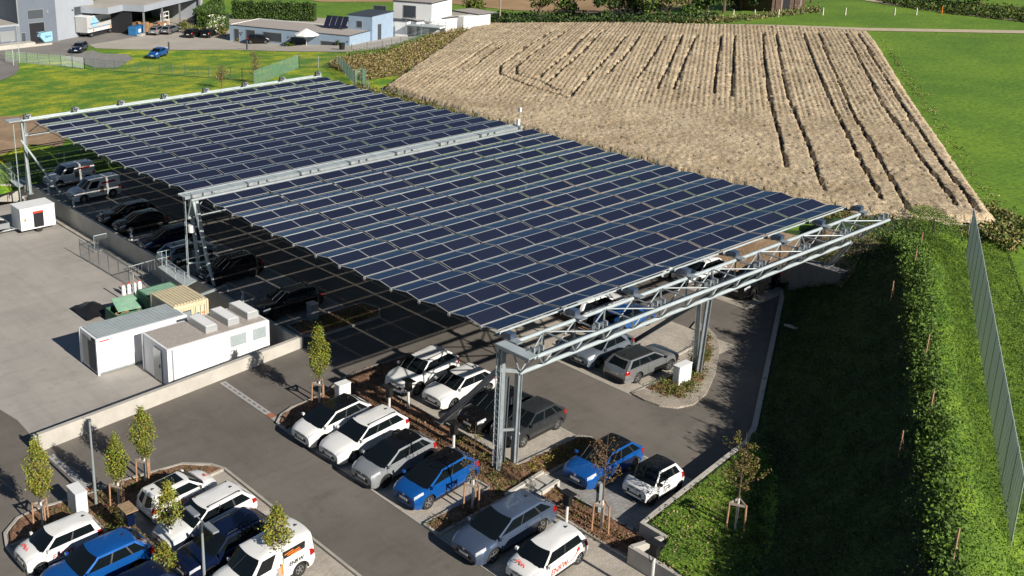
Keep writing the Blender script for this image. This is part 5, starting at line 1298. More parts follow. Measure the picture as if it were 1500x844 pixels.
scatter([(9.8, -8.95), (.6, -10.15), (.4, -11.4), (-1.2, -12.0), (-1.5, -15.5), (2.5, -15.4), (6.5, -13), (10.2, -10)], 2400, lambda x, y: .74, .13, 8, .09, ['leaf_green', 'leaf_mid', 'bank_grass', 'leaf_dry'], 'sunlit_corner_grass', hh_=.12)  # bright blades held to the sunlit corner, brightness painted by leaf colour
# shrubs one can tell apart on the crest
def shrub(label, x, y, z, r_, h_, mats, n=500, group='young shrubs along the embankment crest', size=.11, name='shrub'):
    t = thing(name, label, 'shrub', (x, y, z), group=group)
    mb = MB(); C = []
    for i in range(7):
        a = rng.uniform(0, 2*PI); q = r_*rng.uniform(.1, .6); C.append((q*math.cos(a), q*math.sin(a), h_*rng.uniform(.3, .75)))
        mb.tube((0, 0, 0), C[-1], .02, 'bark', 4, r2=.006)
    mb.build('stem', t); P = []
    for c in C:
        q = rng.normal(size=(n//7, 3)); q /= np.linalg.norm(q, axis=1)[:, None]; P.append(q*rng.uniform(.2, 1, (n//7, 1))*np.array([r_*.5, r_*.5, h_*.35])+np.array(c))
    mb = MB(); leaves(mb, np.concatenate(P), size, mats); mb.build('foliage', t)
for i, (s, d, r_, h_) in enumerate(((-3, 6.4, 1.0, 1.2), (2.5, 6.9, 1.3, 1.6), (7, 7.0, 1.1, 1.3), (13, 7.1, 1.0, 1.3), (18, 7.2, 1.2, 1.4), (23, 7.2, 1.0, 1.3), (27, 7.3, 1.1, 1.3))):
    x, y = ds(d, s)
    shrub(['leafy shrub at the far end of the crest near the roof edge', 'largest leafy shrub on the crest behind the concrete foundation', 'shrub on the crest beside the highest wooden stake', 'shrub on the crest halfway down the dark slope', 'shrub below the halfway shrub on the crest', 'shrub on the crest near the lowest pair of stakes', 'lowest shrub on the crest at the bottom edge'][i], x, y, H_bk(x, y)-.1, r_, h_, ['leaf_mid', 'leaf_green'], 700)
for i, p in enumerate(((1304, 442), (1347, 368), (1338, 395), (1355, 525), (1361, 610), (1316, 670), (1396, 820), (1365, 345))):
    x, y, z = at(*p, H_bk)
    mb = MB(); mb.tube((x, y, z-.1), (x+.05, y, z+1.25), .035, 'stake_wood', 6); mb.tube((x+.25, y-.1, z-.1), (x+.1, y, z+1.0), .018, 'bark', 5)
    tag(mb.build('tree_stake'), ['wooden stake beside the big shrub at the end of the dark slope', 'wooden stake near the field end of the sunny slope', 'wooden stake just below the one near the field end', 'wooden stake on the sunny slope level with the big shrub', 'wooden stake leaning beside a thin stem on the middle of the sunny slope', 'pair of wooden stakes on the shadow line of the crest', 'wooden stake at the lower end of the sunny slope', 'wooden stake closest to the wheat field'][i], 'stake', 'wooden stakes on the embankment')

# ================================================================== FENCES
def mesh_fence(name, label, pts, H, h_, post=2.5, wire=.05, hw_=.2, m='mesh_grey', wr=.004, postm='steel_dark', closed_posts=True):
    t = thing(name, label, 'fence', (pts[0][0], pts[0][1], H(*pts[0]))); posts = []; pm = MB()
    for p, q in zip(pts[:-1], pts[1:]):
        L = math.dist(p, q); k = max(1, round(L/post))
        for i in range(k+1):
            x = p[0]+(q[0]-p[0])*i/k; y = p[1]+(q[1]-p[1])*i/k; z = H(x, y); posts.append((x, y, z))
        d = ((q[0]-p[0])/L, (q[1]-p[1])/L)
        n = int(L/wire)
        for i in range(n):
            x = p[0]+d[0]*i*wire; y = p[1]+d[1]*i*wire; z = H(x, y)
            a = (x-d[0]*wr, y-d[1]*wr); b = (x+d[0]*wr, y+d[1]*wr); o_ = (-d[1]*wr, d[0]*wr)
            pm.add([(a[0], a[1], z+.05), (b[0], b[1], z+.05), (b[0], b[1], z+h_), (a[0], a[1], z+h_), (x+o_[0], y+o_[1], z+.05), (x-o_[0], y-o_[1], z+.05), (x-o_[0], y-o_[1], z+h_), (x+o_[0], y+o_[1], z+h_)], [(0, 1, 2, 3), (4, 5, 6, 7)], m)
        for j in range(int(h_/hw_)+1):
            zz = .05+j*hw_
            kk = max(1, int(L/2.5))
            for i in range(kk):
                x0, y0 = p[0]+(q[0]-p[0])*i/kk, p[1]+(q[1]-p[1])*i/kk; x1, y1 = p[0]+(q[0]-p[0])*(i+1)/kk, p[1]+(q[1]-p[1])*(i+1)/kk
                pm.beam((x0, y0, H(x0, y0)+zz), (x1, y1, H(x1, y1)+zz), .016, .012, m)
    seen = set()
    for (x, y, z) in posts:
        if (round(x, 2), round(y, 2)) in seen: continue
        seen.add((round(x, 2), round(y, 2))); pb = MB(); pb.box((x, y, z+h_/2), (.07, .05, h_+.1), postm); pb.build('fence_post', t, world=True)
    pm.build('wire_mesh', t, world=True); return t
Hf2 = lambda x, y: max(1.5, min(2.2, H_bk(x, y)))
fa, fb_ = g(1415, 375, 1.8), g(1478, 810, 1.8)
mesh_fence('mesh_fence', 'tall grey wire mesh fence running along the right side of the sunny slope', [tuple(fa[:2]), tuple(fb_[:2])], lambda x, y: 1.8, 3.4, 2.5, .05, .2, wr=.007, postm='steel')
def fence_px(name, label, pts, h_, **kw): return mesh_fence(name, label, px(pts), H_any, h_, **kw)
fence_px('mesh_fence', 'grey mesh fence between the far road and the green verge at the upper left', [(8, 90), (40, 93), (90, 97), (124, 101)], 1.7, wire=.12, hw_=.4, m='mesh_grey', wr=.012)
fence_px('mesh_fence', 'thin wire fence crossing the flowering meadow behind the roof', [(124, 101), (200, 107), (290, 113), (372, 120)], 1.6, wire=.2, hw_=.5, m='mesh_green', wr=.008, postm='mesh_green')
fence_px('mesh_fence', 'pale green mesh fence rising from the roof corner towards the bungalow', [(372, 126), (438, 100)], 1.9, wire=.1, hw_=.35, m='green_pale', wr=.012)
fence_px('mesh_fence', 'green mesh fence along the grass mound beyond the far roof corner', [(438, 100), (495, 99), (521, 126)], 1.6, wire=.15, hw_=.4, m='mesh_green', wr=.012, postm='alu')
fence_px('mesh_fence', 'short pale mesh fence corner standing at the tip of the far roof edge', [(520, 129), (531, 127), (536, 131)], 2.3, wire=.1, hw_=.3, m='green_pale', wr=.018)
fence_px('mesh_fence', 'thin posts with wires along the paved yard of the white garage', [(515, 78), (560, 73), (600, 64), (630, 54)], 1.4, wire=.6, hw_=.7, m='mesh_grey', wr=.008)
fence_px('mesh_fence', 'grey mesh fence on the right of the white garage', [(645, 40), (672, 36), (692, 34)], 1.8, wire=.15, hw_=.5, m='mesh_grey', wr=.012)
mesh_fence('mesh_fence', 'green mesh fence at the back of the lot under the far left roof corner', [(-6, 58.6), (-.5, 58.8), (6, 58.9), (14, 58.9), (31, 58.8)], lambda x, y: .3, 1.9, 2.5, .08, .25, 'mesh_green', .01)
# field fence behind the roof: posts with wires
fpts = px([(521, 127), (560, 141), (620, 157), (700, 179), (780, 203), (860, 224), (960, 252), (1060, 279), (1160, 304), (1250, 326), (1330, 338), (1418, 345)])
t = thing('field_fence', 'low wire fence with many thin posts between the solar roof and the wheat field', 'fence', (fpts[0][0], fpts[0][1], 1.5)); pb = MB()
acc = 0; fl = densify(fpts, 2.6)
for i, (x, y) in enumerate(fl):
    z = H_any(x, y); pb.tube((x, y, z), (x, y, z+1.25), .035, 'steel', 5)
    if i: 
        for hh_ in (.4, .8, 1.15): pb.tube((fl[i-1][0], fl[i-1][1], H_any(*fl[i-1])+hh_), (x, y, z+hh_), .008, 'mesh_grey', 3, cap=False)
pb.build('posts_and_wires', t, world=True)
scatter([(p[0]-1.2, p[1]-.6) for p in fpts]+[(p[0]+1.0, p[1]+.6) for p in fpts[::-1]], 2600, H_any, .2, 9, .16, ['leaf_dry', 'leaf_mid', 'leaf_brown', 'leaf_olive'], 'verge_grass', hh_=.5)

# ================================================================== WHEAT FIELD
poly_f = px([(697, 38), (640, 78), (590, 112), (560, 133), (640, 160), (780, 200), (900, 233), (1000, 260), (1130, 292), (1240, 313), (1330, 328), (1420, 334), (1462, 330), (1440, 300), (1330, 140), (1285, 66), (1272, 50), (1000, 40)])
tr = [[(1255, 55), (1290, 112), (1330, 180), (1385, 262), (1430, 322)], [(1237, 55), (1262, 102), (1290, 160), (1345, 240), (1398, 312)],
      [(1197, 54), (1216, 100), (1250, 180), (1290, 250), (1330, 322)], [(1176, 55), (1188, 92), (1212, 150), (1250, 230), (1290, 305)],
      [(1136, 54), (1141, 90), (1153, 150), (1185, 230), (1205, 290)], [(1117, 54), (1118, 90), (1125, 150), (1142, 215), (1150, 255)],
      [(1076, 58), (1073, 95), (1071, 150)], [(1056, 58), (1050, 100), (1045, 146)], [(1020, 58), (1003, 95), (986, 138)], [(999, 58), (983, 95), (961, 138)],
      [(974, 58), (955, 90), (933, 122)], [(938, 58), (918, 85), (888, 117)], [(918, 58), (895, 85), (866, 115), (835, 150)], [(885, 50), (850, 85), (803, 128)], [(866, 50), (832, 85), (788, 122)],
      [(832, 50), (790, 78), (757, 105), (756, 116), (790, 126), (815, 140)], [(812, 50), (765, 80), (733, 105), (732, 116), (765, 130), (830, 152)],
      [(742, 70), (710, 92), (683, 112)], [(722, 70), (690, 90), (662, 110)]]
tracks = [np.array(px(q)) for q in tr]
xs_ = [p[0] for p in poly_f]; ys_ = [p[1] for p in poly_f]
ang = math.atan2(-93, -150); ca, sa = .83, .558      # rows run roughly along the right edge
cell = .17
A_ = np.array(poly_f); U = A_@np.array([ca, sa]); Vv = A_@np.array([-sa, ca])
nu, nv = int((U.max()-U.min())/.30)+1, int((Vv.max()-Vv.min())/cell)+1
uu = U.min()+np.arange(nu)*.30; vv = Vv.min()+np.arange(nv)*cell
UU, VV = np.meshgrid(uu, vv, indexing='ij'); X = UU*ca-VV*sa; Y = UU*sa+VV*ca
inp = np.zeros(X.shape, bool); n = len(poly_f)
for i in range(n):
    x1, y1 = poly_f[i]; x2, y2 = poly_f[(i+1) % n]
    with np.errstate(divide='ignore', invalid='ignore'):
        inp ^= ((y1 > Y) != (y2 > Y)) & (X < (x2-x1)*(Y-y1)/(y2-y1)+x1)
dist = np.full(X.shape, 9.)
for T_ in tracks:
    for a, b in zip(T_[:-1], T_[1:]):
        d = b-a; L2 = (d**2).sum(); t_ = np.clip(((X-a[0])*d[0]+(Y-a[1])*d[1])/L2, 0, 1)
        dist = np.minimum(dist, np.hypot(X-a[0]-t_*d[0], Y-a[1]-t_*d[1]))
edged = np.full(X.shape, 9.)
for i in range(n):
    a = np.array(poly_f[i]); b = np.array(poly_f[(i+1) % n]); d = b-a; t_ = np.clip(((X-a[0])*d[0]+(Y-a[1])*d[1])/(d**2).sum(), 0, 1)
    edged = np.minimum(edged, np.hypot(X-a[0]-t_*d[0], Y-a[1]-t_*d[1]))
smt = np.clip((Y-62)/70, 0, 1); base = 1.5-4*smt*smt*(3-2*smt)
crop = .75+.045*rng.normal(size=X.shape)+.03*np.sin(X*.7)*np.cos(Y*.5)
lod = sum(np.sin(X*f1+Y*f2+p)*a for f1, f2, p, a in ((.21, -.13, 1, .025), (.11, .27, 2.2, .025), (-.33, .19, .4, .02)))
rows = ((VV/.56) % 1 < .5)*.10*np.clip((UU-U.min()-28)/10, 0, 1)
crop = crop+lod-rows
crop = np.where(dist < .115, .32, crop); crop = crop*np.clip(edged/.7+.05*rng.normal(size=X.shape), 0, 1)
Zf = base+np.maximum(crop, -.05)
idx = -np.ones(X.shape, int); cellin = inp[:-1, :-1] & inp[1:, :-1] & inp[1:, 1:] & inp[:-1, 1:]
use = np.zeros(X.shape, bool); use[:-1, :-1] |= cellin; use[1:, :-1] |= cellin; use[1:, 1:] |= cellin; use[:-1, 1:] |= cellin
idx[use] = np.arange(use.sum()); Vx = np.stack([X[use]+rng.normal(size=use.sum())*.05, Y[use]+rng.normal(size=use.sum())*.05, Zf[use]], 1)
I, J = np.nonzero(cellin); F = np.stack([idx[I, J], idx[I+1, J], idx[I+1, J+1], idx[I, J+1]], 1)
me = bpy.data.meshes.new('wheat_field'); me.vertices.add(len(Vx)); me.vertices.foreach_set('co', Vx.ravel()); me.loops.add(F.size); me.loops.foreach_set('vertex_index', F.ravel())
me.polygons.add(len(F)); me.polygons.foreach_set('loop_start', np.arange(0, F.size, 4)); me.polygons.foreach_set('loop_total', np.full(len(F), 4)); me.update(); me.validate()
me.materials.append(MATS['wheat']); me.materials.append(MATS['field_earth'])
fd = (dist[I, J]+dist[I+1, J+1])/2; me.polygons.foreach_set('material_index', (fd < .13).astype(int)); o = bpy.data.objects.new('wheat_field', me); col.objects.link(o); o['kind'] = 'stuff'
# soil showing in the wheel tracks and below the crop
sheet('field_soil', poly_f, H_any, .02, 'field_earth', 4)
# dry verge left of the field
verge = px([(590, 110), (640, 78), (697, 38), (680, 34), (640, 52), (560, 82), (500, 86), (480, 96), (530, 118)])
sheet('dry_verge', verge, H_any, .04, 'dry_grass', 2)
scatter(verge, 3000, H_any, .22, 9, .22, ['leaf_dry', 'leaf_dry', 'leaf_olive', 'leaf_brown'], 'dry_grass', hh_=.7)
scatter(px([(500, 86), (560, 80), (640, 50), (690, 36), (650, 42), (570, 72), (510, 80)]), 700, H_any, .25, 9, .2, ['leaf_green', 'leaf_mid'], 'verge_grass', hh_=.5)
scatter(px([(1440, 300), (1470, 330), (1425, 340), (1480, 372), (1500, 350), (1520, 340)]), 500, lambda x, y: 1.5, .25, 9, .2, ['leaf_dry', 'leaf_mid', 'leaf_olive'], 'verge_grass', hh_=.6)
scatter(px([(1290, 60), (1340, 140), (1450, 300), (1462, 298), (1352, 135), (1296, 58)]), 380, H_any, .35, 7, .14, ['leaf_dry', 'leaf_green', 'leaf_mid'], 'verge_grass', hh_=.12)

# ================================================================== BUILDINGS IN THE BACKGROUND
class Frame:
    def __init__(s, A, B, flip=1, L=None):
        s.o = Vector((A[0], A[1], A[2])); d = Vector((B[0]-A[0], B[1]-A[1], 0)); s.L = L or d.length; d.normalize(); s.u = d
        s.v = Vector((-d.y, d.x, 0))
        to = Vector((A[0]-CAM[0], A[1]-CAM[1], 0))
        if s.v.dot(to) < 0: s.v = -s.v
        s.rz = math.atan2(s.u.y, s.u.x)
    def p(s, u, v, z): return s.o+s.u*u+s.v*v+Vector((0, 0, z))
    def box(s, mb, u0, u1, v0, v1, z0, z1, m):
        P = [s.p(a, b, z) for z in (z0, z1) for a, b in ((u0, v0), (u1, v0), (u1, v1), (u0, v1))]
        F = [(3, 2, 1, 0), (4, 5, 6, 7), (0, 1, 5, 4), (1, 2, 6, 5), (2, 3, 7, 6), (3, 0, 4, 7)]
        if s.u.cross(s.v).z < 0: F = [f[::-1] for f in F]
        mb.add(P, F, m)
    def part(s, name, parent, *boxes):
        mb = MB()
        for b in boxes: s.box(mb, *b)
        return mb.build(name, parent, world=True)
def window(fr, t, u0, u1, z0, z1, v=0., shut=True, name='window', inner='shutter', framem='lightgrey_paint'):
    o = fr.part(name, t, (u0-.08, u1+.08, v-.04, v+.02, z0-.08, z0, framem), (u0-.08, u1+.08, v-.04, v+.02, z1, z1+.08, framem), (u0-.08, u0, v-.04, v+.02, z0, z1, framem), (u1, u1+.08, v-.04, v+.02, z0, z1, framem))
    fr.part('pane', o, (u0, u1, v-.02, v+.01, z0, z1, inner)); return o
def side_window(fr, t, v0, v1, z0, z1, u, m='shutter', name='window'):
    o = fr.part(name, t, (u-.02, u+.03, v0-.06, v1+.06, z0-.06, z1+.06, 'lightgrey_paint')); fr.part('pane', o, (u-.03, u+.045, v0, v1, z0, z1, m)); return o
A = at(337, 60); B = at(512, 67)
hb_ = height_to(*B, 42)
f = Frame(A, B); Lb = f.L; Hh_ = hb_
dp = 8.5
t = thing('bungalow', 'long light blue flat roofed bungalow with dark shutters and a gravel roof', 'house', A)
f.part('wall', t, (0, Lb, 0, dp, -.5, Hh_, 'facade_blue'))
f.part('roof', t, (-.06, Lb+.06, -.06, .10, Hh_, Hh_+.10, 'shutter'), (-.06, Lb+.06, dp-.1, dp+.06, Hh_, Hh_+.10, 'render_white'), (-.06, .1, .1, dp-.1, Hh_, Hh_+.10, 'render_white'), (Lb-.1, Lb+.06, .1, dp-.1, Hh_, Hh_+.10, 'shutter'), (.1, Lb-.1, .1, dp-.1, Hh_, Hh_+.03, 'roof_gravel'))
def uof(px_): 
    # distance along the front for an image column
    lo, hi = -2, Lb+2
    for _ in range(30):
        m = (lo+hi)/2
        if proj(f.p(m, 0, 1))[0] < px_: lo = m
        else: hi = m
    return lo
s_ = Hh_/3.0
for a, b, z0, z1, nm in ((343.5, 350, 0, 2.35, 'door'), (361, 373.5, .75, 2.4, 'window'), (386, 412.5, .75, 2.3, 'window'), (426, 446, .4, 1.9, 'window'), (470.5, 491.5, .0, 1.7, 'garage_door'), (496, 499.5, .1, 1.3, 'door')):
    window(f, t, uof(a), uof(b), z0*s_, z1*s_, name=nm)
for a, z in ((351.5, 1.6), (353, 1.3), (354.5, 1.7), (422.5, 1.7), (461.5, 2.2), (509, 1.9)): f.part('wall_lamp', t, (uof(a)-.1, uof(a)+.1, -.06, 0, z*s_, z*s_+.2, 'shutter'))
# raised blue part and its door
fr2 = Frame(tuple(f.p(Lb, 0, 0)), tuple(f.p(Lb, 12, 0)))
C_ = at(495, 62); D_ = at(536, 44); 
ht = height_to(*f.p(Lb, 9.5, 0), 21)
t2 = thing('house_annex', 'taller light blue block joined to the bungalow, with a narrow dark door', 'house', tuple(f.p(Lb-5.5, dp-1, 0)))
f.part('wall', t2, (Lb-4.4, Lb+.4, dp-2.0, dp+5, -.5, ht, 'facade_blue')); f.part('roof', t2, (Lb-4.5, Lb+.5, dp-2.1, dp+5.1, ht, ht+.1, 'shutter'))
side_window(f, t2, dp-.2, dp+.9, 0, ht*.7, Lb+.4, name='door'); window(f, t2, Lb-2.6, Lb-1.6, ht*.62, ht*.82, dp-2.0)
# solar collectors on the bungalow roof
t3 = thing('solar_collector', 'bank of four upright dark solar collectors on the bungalow roof', 'solar panels', tuple(f.p(Lb-9, dp-3.5, Hh_)))
uA = [Lb*.655+i*1.12 for i in range(4)]
for u in uA:
    P = [f.p(u, dp-3.4, Hh_+.2), f.p(u+1.05, dp-3.4, Hh_+.2), f.p(u+1.05, dp-2.2, Hh_+2.0), f.p(u, dp-2.2, Hh_+2.0)]
    q = [p+Vector((0, 0, .06))+f.v*.05 for p in P]; mb = MB(); mb.add(P+q, [(0, 1, 2, 3), (7, 6, 5, 4), (0, 4, 5, 1), (1, 5, 6, 2), (2, 6, 7, 3), (3, 7, 4, 0)], 'solar_cells'); mb.build('collector', t3, world=True)
mb = MB()
for u in uA+[uA[-1]+1.05]: mb.tube(f.p(u, dp-3.4, Hh_), f.p(u, dp-1.6, Hh_), .03, 'alu', 5); mb.tube(f.p(u, dp-1.6, Hh_), f.p(u, dp-2.2, Hh_+1.95), .03, 'alu', 5)
mb.build('support_frame', t3, world=True)
# white house behind
t4 = thing('white_house', 'white two storey flat roofed house with glass terrace roof behind the bungalow', 'house', tuple(f.p(Lb-4, dp+7, 0)))
f.part('wall', t4, (Lb-6, Lb+3, dp+5.3, dp+14, -.5, 3.6, 'render_white'), (Lb-1, Lb+6.5, dp+7.5, dp+15, 3.6, 6.6, 'render_white'))
f.part('roof', t4, (Lb-6.1, Lb+3.1, dp+5.2, dp+14.1, 3.6, 3.7, 'shutter'), (Lb-1.1, Lb+6.6, dp+7.4, dp+15.1, 6.6, 6.75, 'shutter'), (Lb-1.1+.2, Lb+6.4, dp+7.6, dp+14.9, 6.75, 6.8, 'roof_gravel'))
f.part('lower_wall', t4, (Lb+3, Lb+8, dp+6.5, dp+14, -.5, 3.1, 'render_white'))
side_window(f, t4, dp+7.5, dp+9.5, .8, 2.4, Lb+8, 'shutter'); side_window(f, t4, dp+6.8, dp+7.2, 0, 2.2, Lb+8, name='door')
window(f, t4, Lb-5, Lb-2.5, 3.9, 5.6, dp+7.5-.0); window(f, t4, Lb+1, Lb+3.4, 4.0, 6.0, dp+7.5)
mb = MB(); f.box(mb, Lb+3.2, Lb+9.5, dp+4.2, dp+7.2, 3.15, 3.22, 'steel_pale'); 
for u in (Lb+3.3, Lb+6.3, Lb+9.4):
    for v in (dp+4.3, dp+7.1): mb.tube(f.p(u, v, 0), f.p(u, v, 4.2), .05, 'lightgrey_paint', 6)
mb.build('terrace_roof', t4, world=True)
# garage
A2 = at(563, 49); B2 = at(610, 53); f2 = Frame(A2, B2); hg = height_to(*B2, 27)*1.0
t5 = thing('garage', 'white flat roofed garage with wide dark door beside the field verge', 'garage', A2)
Lg = f2.L
D2 = at(645, 42); dg = (Vector(D2[:2])-Vector(B2[:2])).length
f2.part('wall', t5, (0, Lg, 0, dg, -.5, hg, 'render_white')); f2.part('roof', t5, (-.1, Lg+.1, -.1, dg+.1, hg, hg+.22, 'shutter'), (.1, Lg-.1, .1, dg-.1, hg+.22, hg+.26, 'roof_gravel'))
f2.part('lean_to', t5, (Lg-.8, Lg+1.6, dg*.75, dg+3.2, -.5, hg+.25, 'render_white')); f2.part('lean_to_roof', t5, (Lg-5.5, Lg+1.7, dg+.12, dg+5, hg+.26, hg+.42, 'shutter'), (Lg-5.3, Lg+1.5, dg+.3, dg+4.8, hg+.42, hg+.46, 'roof_gravel'))
window(f2, t5, Lg*.17, Lg*.80, .05, hg*.78, name='garage_door')
f2.part('base_course', t5, (-.02, Lg+.02, -.03, 0, -.1, .3, 'facade_grey'), (Lg, Lg+.03, 0, dg, -.1, .3, 'facade_grey'))
x, y, z = at(560, 44)
mb = MB(); mb.box((x, y, z+.5), (.5, .5, 1.0), 'blue_paint'); mb.box((x, y, z+1.03), (.54, .54, .06), 'container_blue'); tag(mb.build('rubbish_bin'), 'blue bin standing between the bungalow and the garage', 'bin')
x, y, z = at(501, 73); mb = MB(); mb.box((x, y, z+.5), (.6, .6, 1.0), 'black_plastic', taper=1.15); mb.box((x, y, z+1.05), (.75, .75, .08), 'black_plastic'); tag(mb.build('rubbish_bin'), 'black wheeled bin alone on the paving before the bungalow', 'bin')
# parasol
x, y, z = at(449, 67.5); t = thing('parasol', 'open off white parasol in front of the bungalow', 'parasol', (x, y, z)); mb = MB(); mb.tube((0, 0, 0), (0, 0, 2.7), .04, 'white_paint', 6); mb.build('pole', t)
mb = MB(); n = 8; V = [(0, 0, 2.9)]+[(2.1*math.cos(2*PI*i/n), 2.1*math.sin(2*PI*i/n), 1.95) for i in range(n)]+[(2.1*math.cos(2*PI*i/n), 2.1*math.sin(2*PI*i/n), 1.8) for i in range(n)]
mb.add(V, [(0, i+1, (i+1) % n+1) for i in range(n)]+[(i+1, n+i+1, n+(i+1) % n+1, (i+1) % n+1) for i in range(n)], 'fabric_white'); mb.build('canopy', t)
x, y, z = at(452, 66); mb = MB(); mb.box((x+.5, y+.8, z+.7), (1.8, 1.0, .08), 'black_plastic')
for a in (-.8, .8): mb.box((x+.5+a, y+.8, z+.35), (.08, .8, .7), 'black_plastic')
tag(mb.build('garden_table'), 'dark garden table under the white parasol', 'table')
def bush(label, p, r_, h_, mats, name='bush', n=600, group=None, size=.22, cat='bush', H=H_any):
    x, y, z = at(*p, H) if len(p) == 2 else p
    t = thing(name, label, cat, (x, y, z), group=group); C = []
    mb = MB()
    for i in range(6):
        a = rng.uniform(0, 2*PI); q = r_*rng.uniform(.1, .6); c = (q*math.cos(a), q*math.sin(a), h_*rng.uniform(.25, .75)); C.append(c); mb.tube((0, 0, 0), c, .05, 'bark', 4, r2=.015)
    mb.build('stem', t); P = []
    for c in C:
        q = rng.normal(size=(n//6, 3)); q /= np.linalg.norm(q, axis=1)[:, None]; P.append(q*(rng.uniform(.3, 1, (n//6, 1)))*np.array([r_*.6, r_*.6, h_*.38])+np.array(c))
    P = np.concatenate(P); P[:, 2] = np.maximum(P[:, 2], .05)
    mb = MB(); leaves(mb, P, size, mats); mb.build('foliage', t); return t
for i, (p, lb) in enumerate((((494, 67), 'dark potted shrub by the small door of the bungalow'), ((503, 64), 'second potted shrub along the bungalow end'), ((513, 61), 'third potted shrub at the bungalow corner'))): bush(lb, p, .5, 1.0, ['leaf_dark', 'leaf_mid'], 'potted_shrub', 260, 'potted shrubs beside the bungalow', .14, 'potted plant')
bush('bright yellow green bush beside the potted shrubs', (520, 58), 1.0, 1.5, ['leaf_yellow', 'leaf_green'], n=400)
bush('low green planting left of the parasol', (424, 68), 1.2, .9, ['leaf_olive', 'leaf_mid'], n=350)
bush('small plant by the front door of the bungalow', (349, 62.5), .35, .8, ['leaf_olive', 'leaf_yellow'], 'potted_shrub', 150, None, .12, 'potted plant')
# hedges
def hedge(label, p0, p1, wd, h_, n=5200, mats=('leaf_hedge', 'leaf_dark', 'leaf_mid')):
    a = np.array(at(*p0)); b = np.array(at(*p1)); t = thing('hedge', label, 'hedge', tuple(a)); d = (b-a)[:2]; L = np.linalg.norm(d); d /= L; nrm = np.array([-d[1], d[0]])
    mb = MB(); P0 = [(a[0]+nrm[0]*wd*.4*s-0, a[1]+nrm[1]*wd*.4*s) for s in (-1, 1)]+[(b[0]+nrm[0]*wd*.4*s, b[1]+nrm[1]*wd*.4*s) for s in (1, -1)]
    mb.prism(P0, min(a[2], b[2])-.2, min(a[2], b[2])+h_*.93, 'leaf_dark'); mb.build('stem', t, world=True)
    u = rng.uniform(0, L, n); face = rng.uniform(0, 1, n); q = np.where(face < .4, -1., np.where(face < .6, 1., rng.uniform(-1, 1, n))); z = np.where(face < .6, rng.uniform(0, h_, n), h_)
    z = z+rng.normal(size=n)*.12+.15*np.sin(u*2.2); q = q*wd*.5+rng.normal(size=n)*.1
    P = np.stack([a[0]+d[0]*u+nrm[0]*q, a[1]+d[1]*u+nrm[1]*q, min(a[2], b[2])+np.maximum(z, 0)], 1)
    mb = MB(); leaves(mb, P, .34, list(mats)); mb.build('foliage', t, world=True)
hedge('tall clipped green hedge between the canopy building and the bungalow', (292, 44), (334, 45), 2.0, 3.2)
hedge('second tall hedge running back behind the flowering bush', (292, 44), (322, 27), 2.0, 3.6)
hedge('long dark hedge behind the garden of the bungalow', (342, 27), (462, 31), 1.8, 3.2, 7000)
bush('bush with pale blossoms in front of the tall hedge', (316, 52), 2.1, 3.6, ['leaf_mid', 'flower', 'leaf_green'], n=1400, size=.26)
for i, (p, r_, h_) in enumerate((((276, 48), 1.8, 1.6), ((285, 50), 1.6, 1.5), ((297, 51), 1.6, 1.3), ((268, 44), 1.5, 2.0), ((308, 51), 1.4, 1.4), ((323, 52), 1.6, 2.0))):
    bush(['low green bush right of the wooden pallets', 'green bush behind the dark car with bright lamp', 'low bush between the two dark cars', 'taller bush beside the last canopy post', 'low bush left of the blossoming bush', 'bush in the shade at the bungalow corner'][i], p, r_, h_, ['leaf_mid', 'leaf_olive', 'leaf_dry'], n=600, group='bushes in front of the hedge')
bush('single green bush at the corner of the field beyond the garage', (694, 24), 3.0, 4.0, ['leaf_mid', 'leaf_olive'], n=1200, size=.35)
# garden lawn items
x, y, z = at(372, 26); mb = MB(); mb.box((x, y, z+1.6), (2.2, .6, 1.2), 'render_white'); mb.box((x, y, z+.5), (2.0, .5, 1.0), 'shutter'); tag(mb.build('garden_cupboard'), 'white and dark garden box in front of the long hedge', 'garden box')
for i, p in enumerate(((410, 24), (417, 25), (424, 24))): 
    x, y, z = at(*p); mb = MB(); q = [(x+random.uniform(-.6, .6), y+random.uniform(-.6, .6)) for _ in range(7)]
    bmv = bmesh.new(); bmesh.ops.create_icosphere(bmv, subdivisions=2, radius=.8)
    for v in bmv.verts: v.co = v.co*(1+.25*noise2(v.co.x*3+i, v.co.y*3+v.co.z*2)); v.co.z *= .8
    me = bpy.data.meshes.new('garden_rock'); bmv.to_mesh(me); bmv.free(); me.materials.append(MATS['stone']); o = bpy.data.objects.new('garden_rock', me); col.objects.link(o); o.location = (x, y, z+.3)
    tag(o, ['left rock of the garden rockery behind the bungalow', 'middle rock of the garden rockery behind the bungalow', 'right rock of the garden rockery behind the bungalow'][i], 'rock', 'garden rocks')
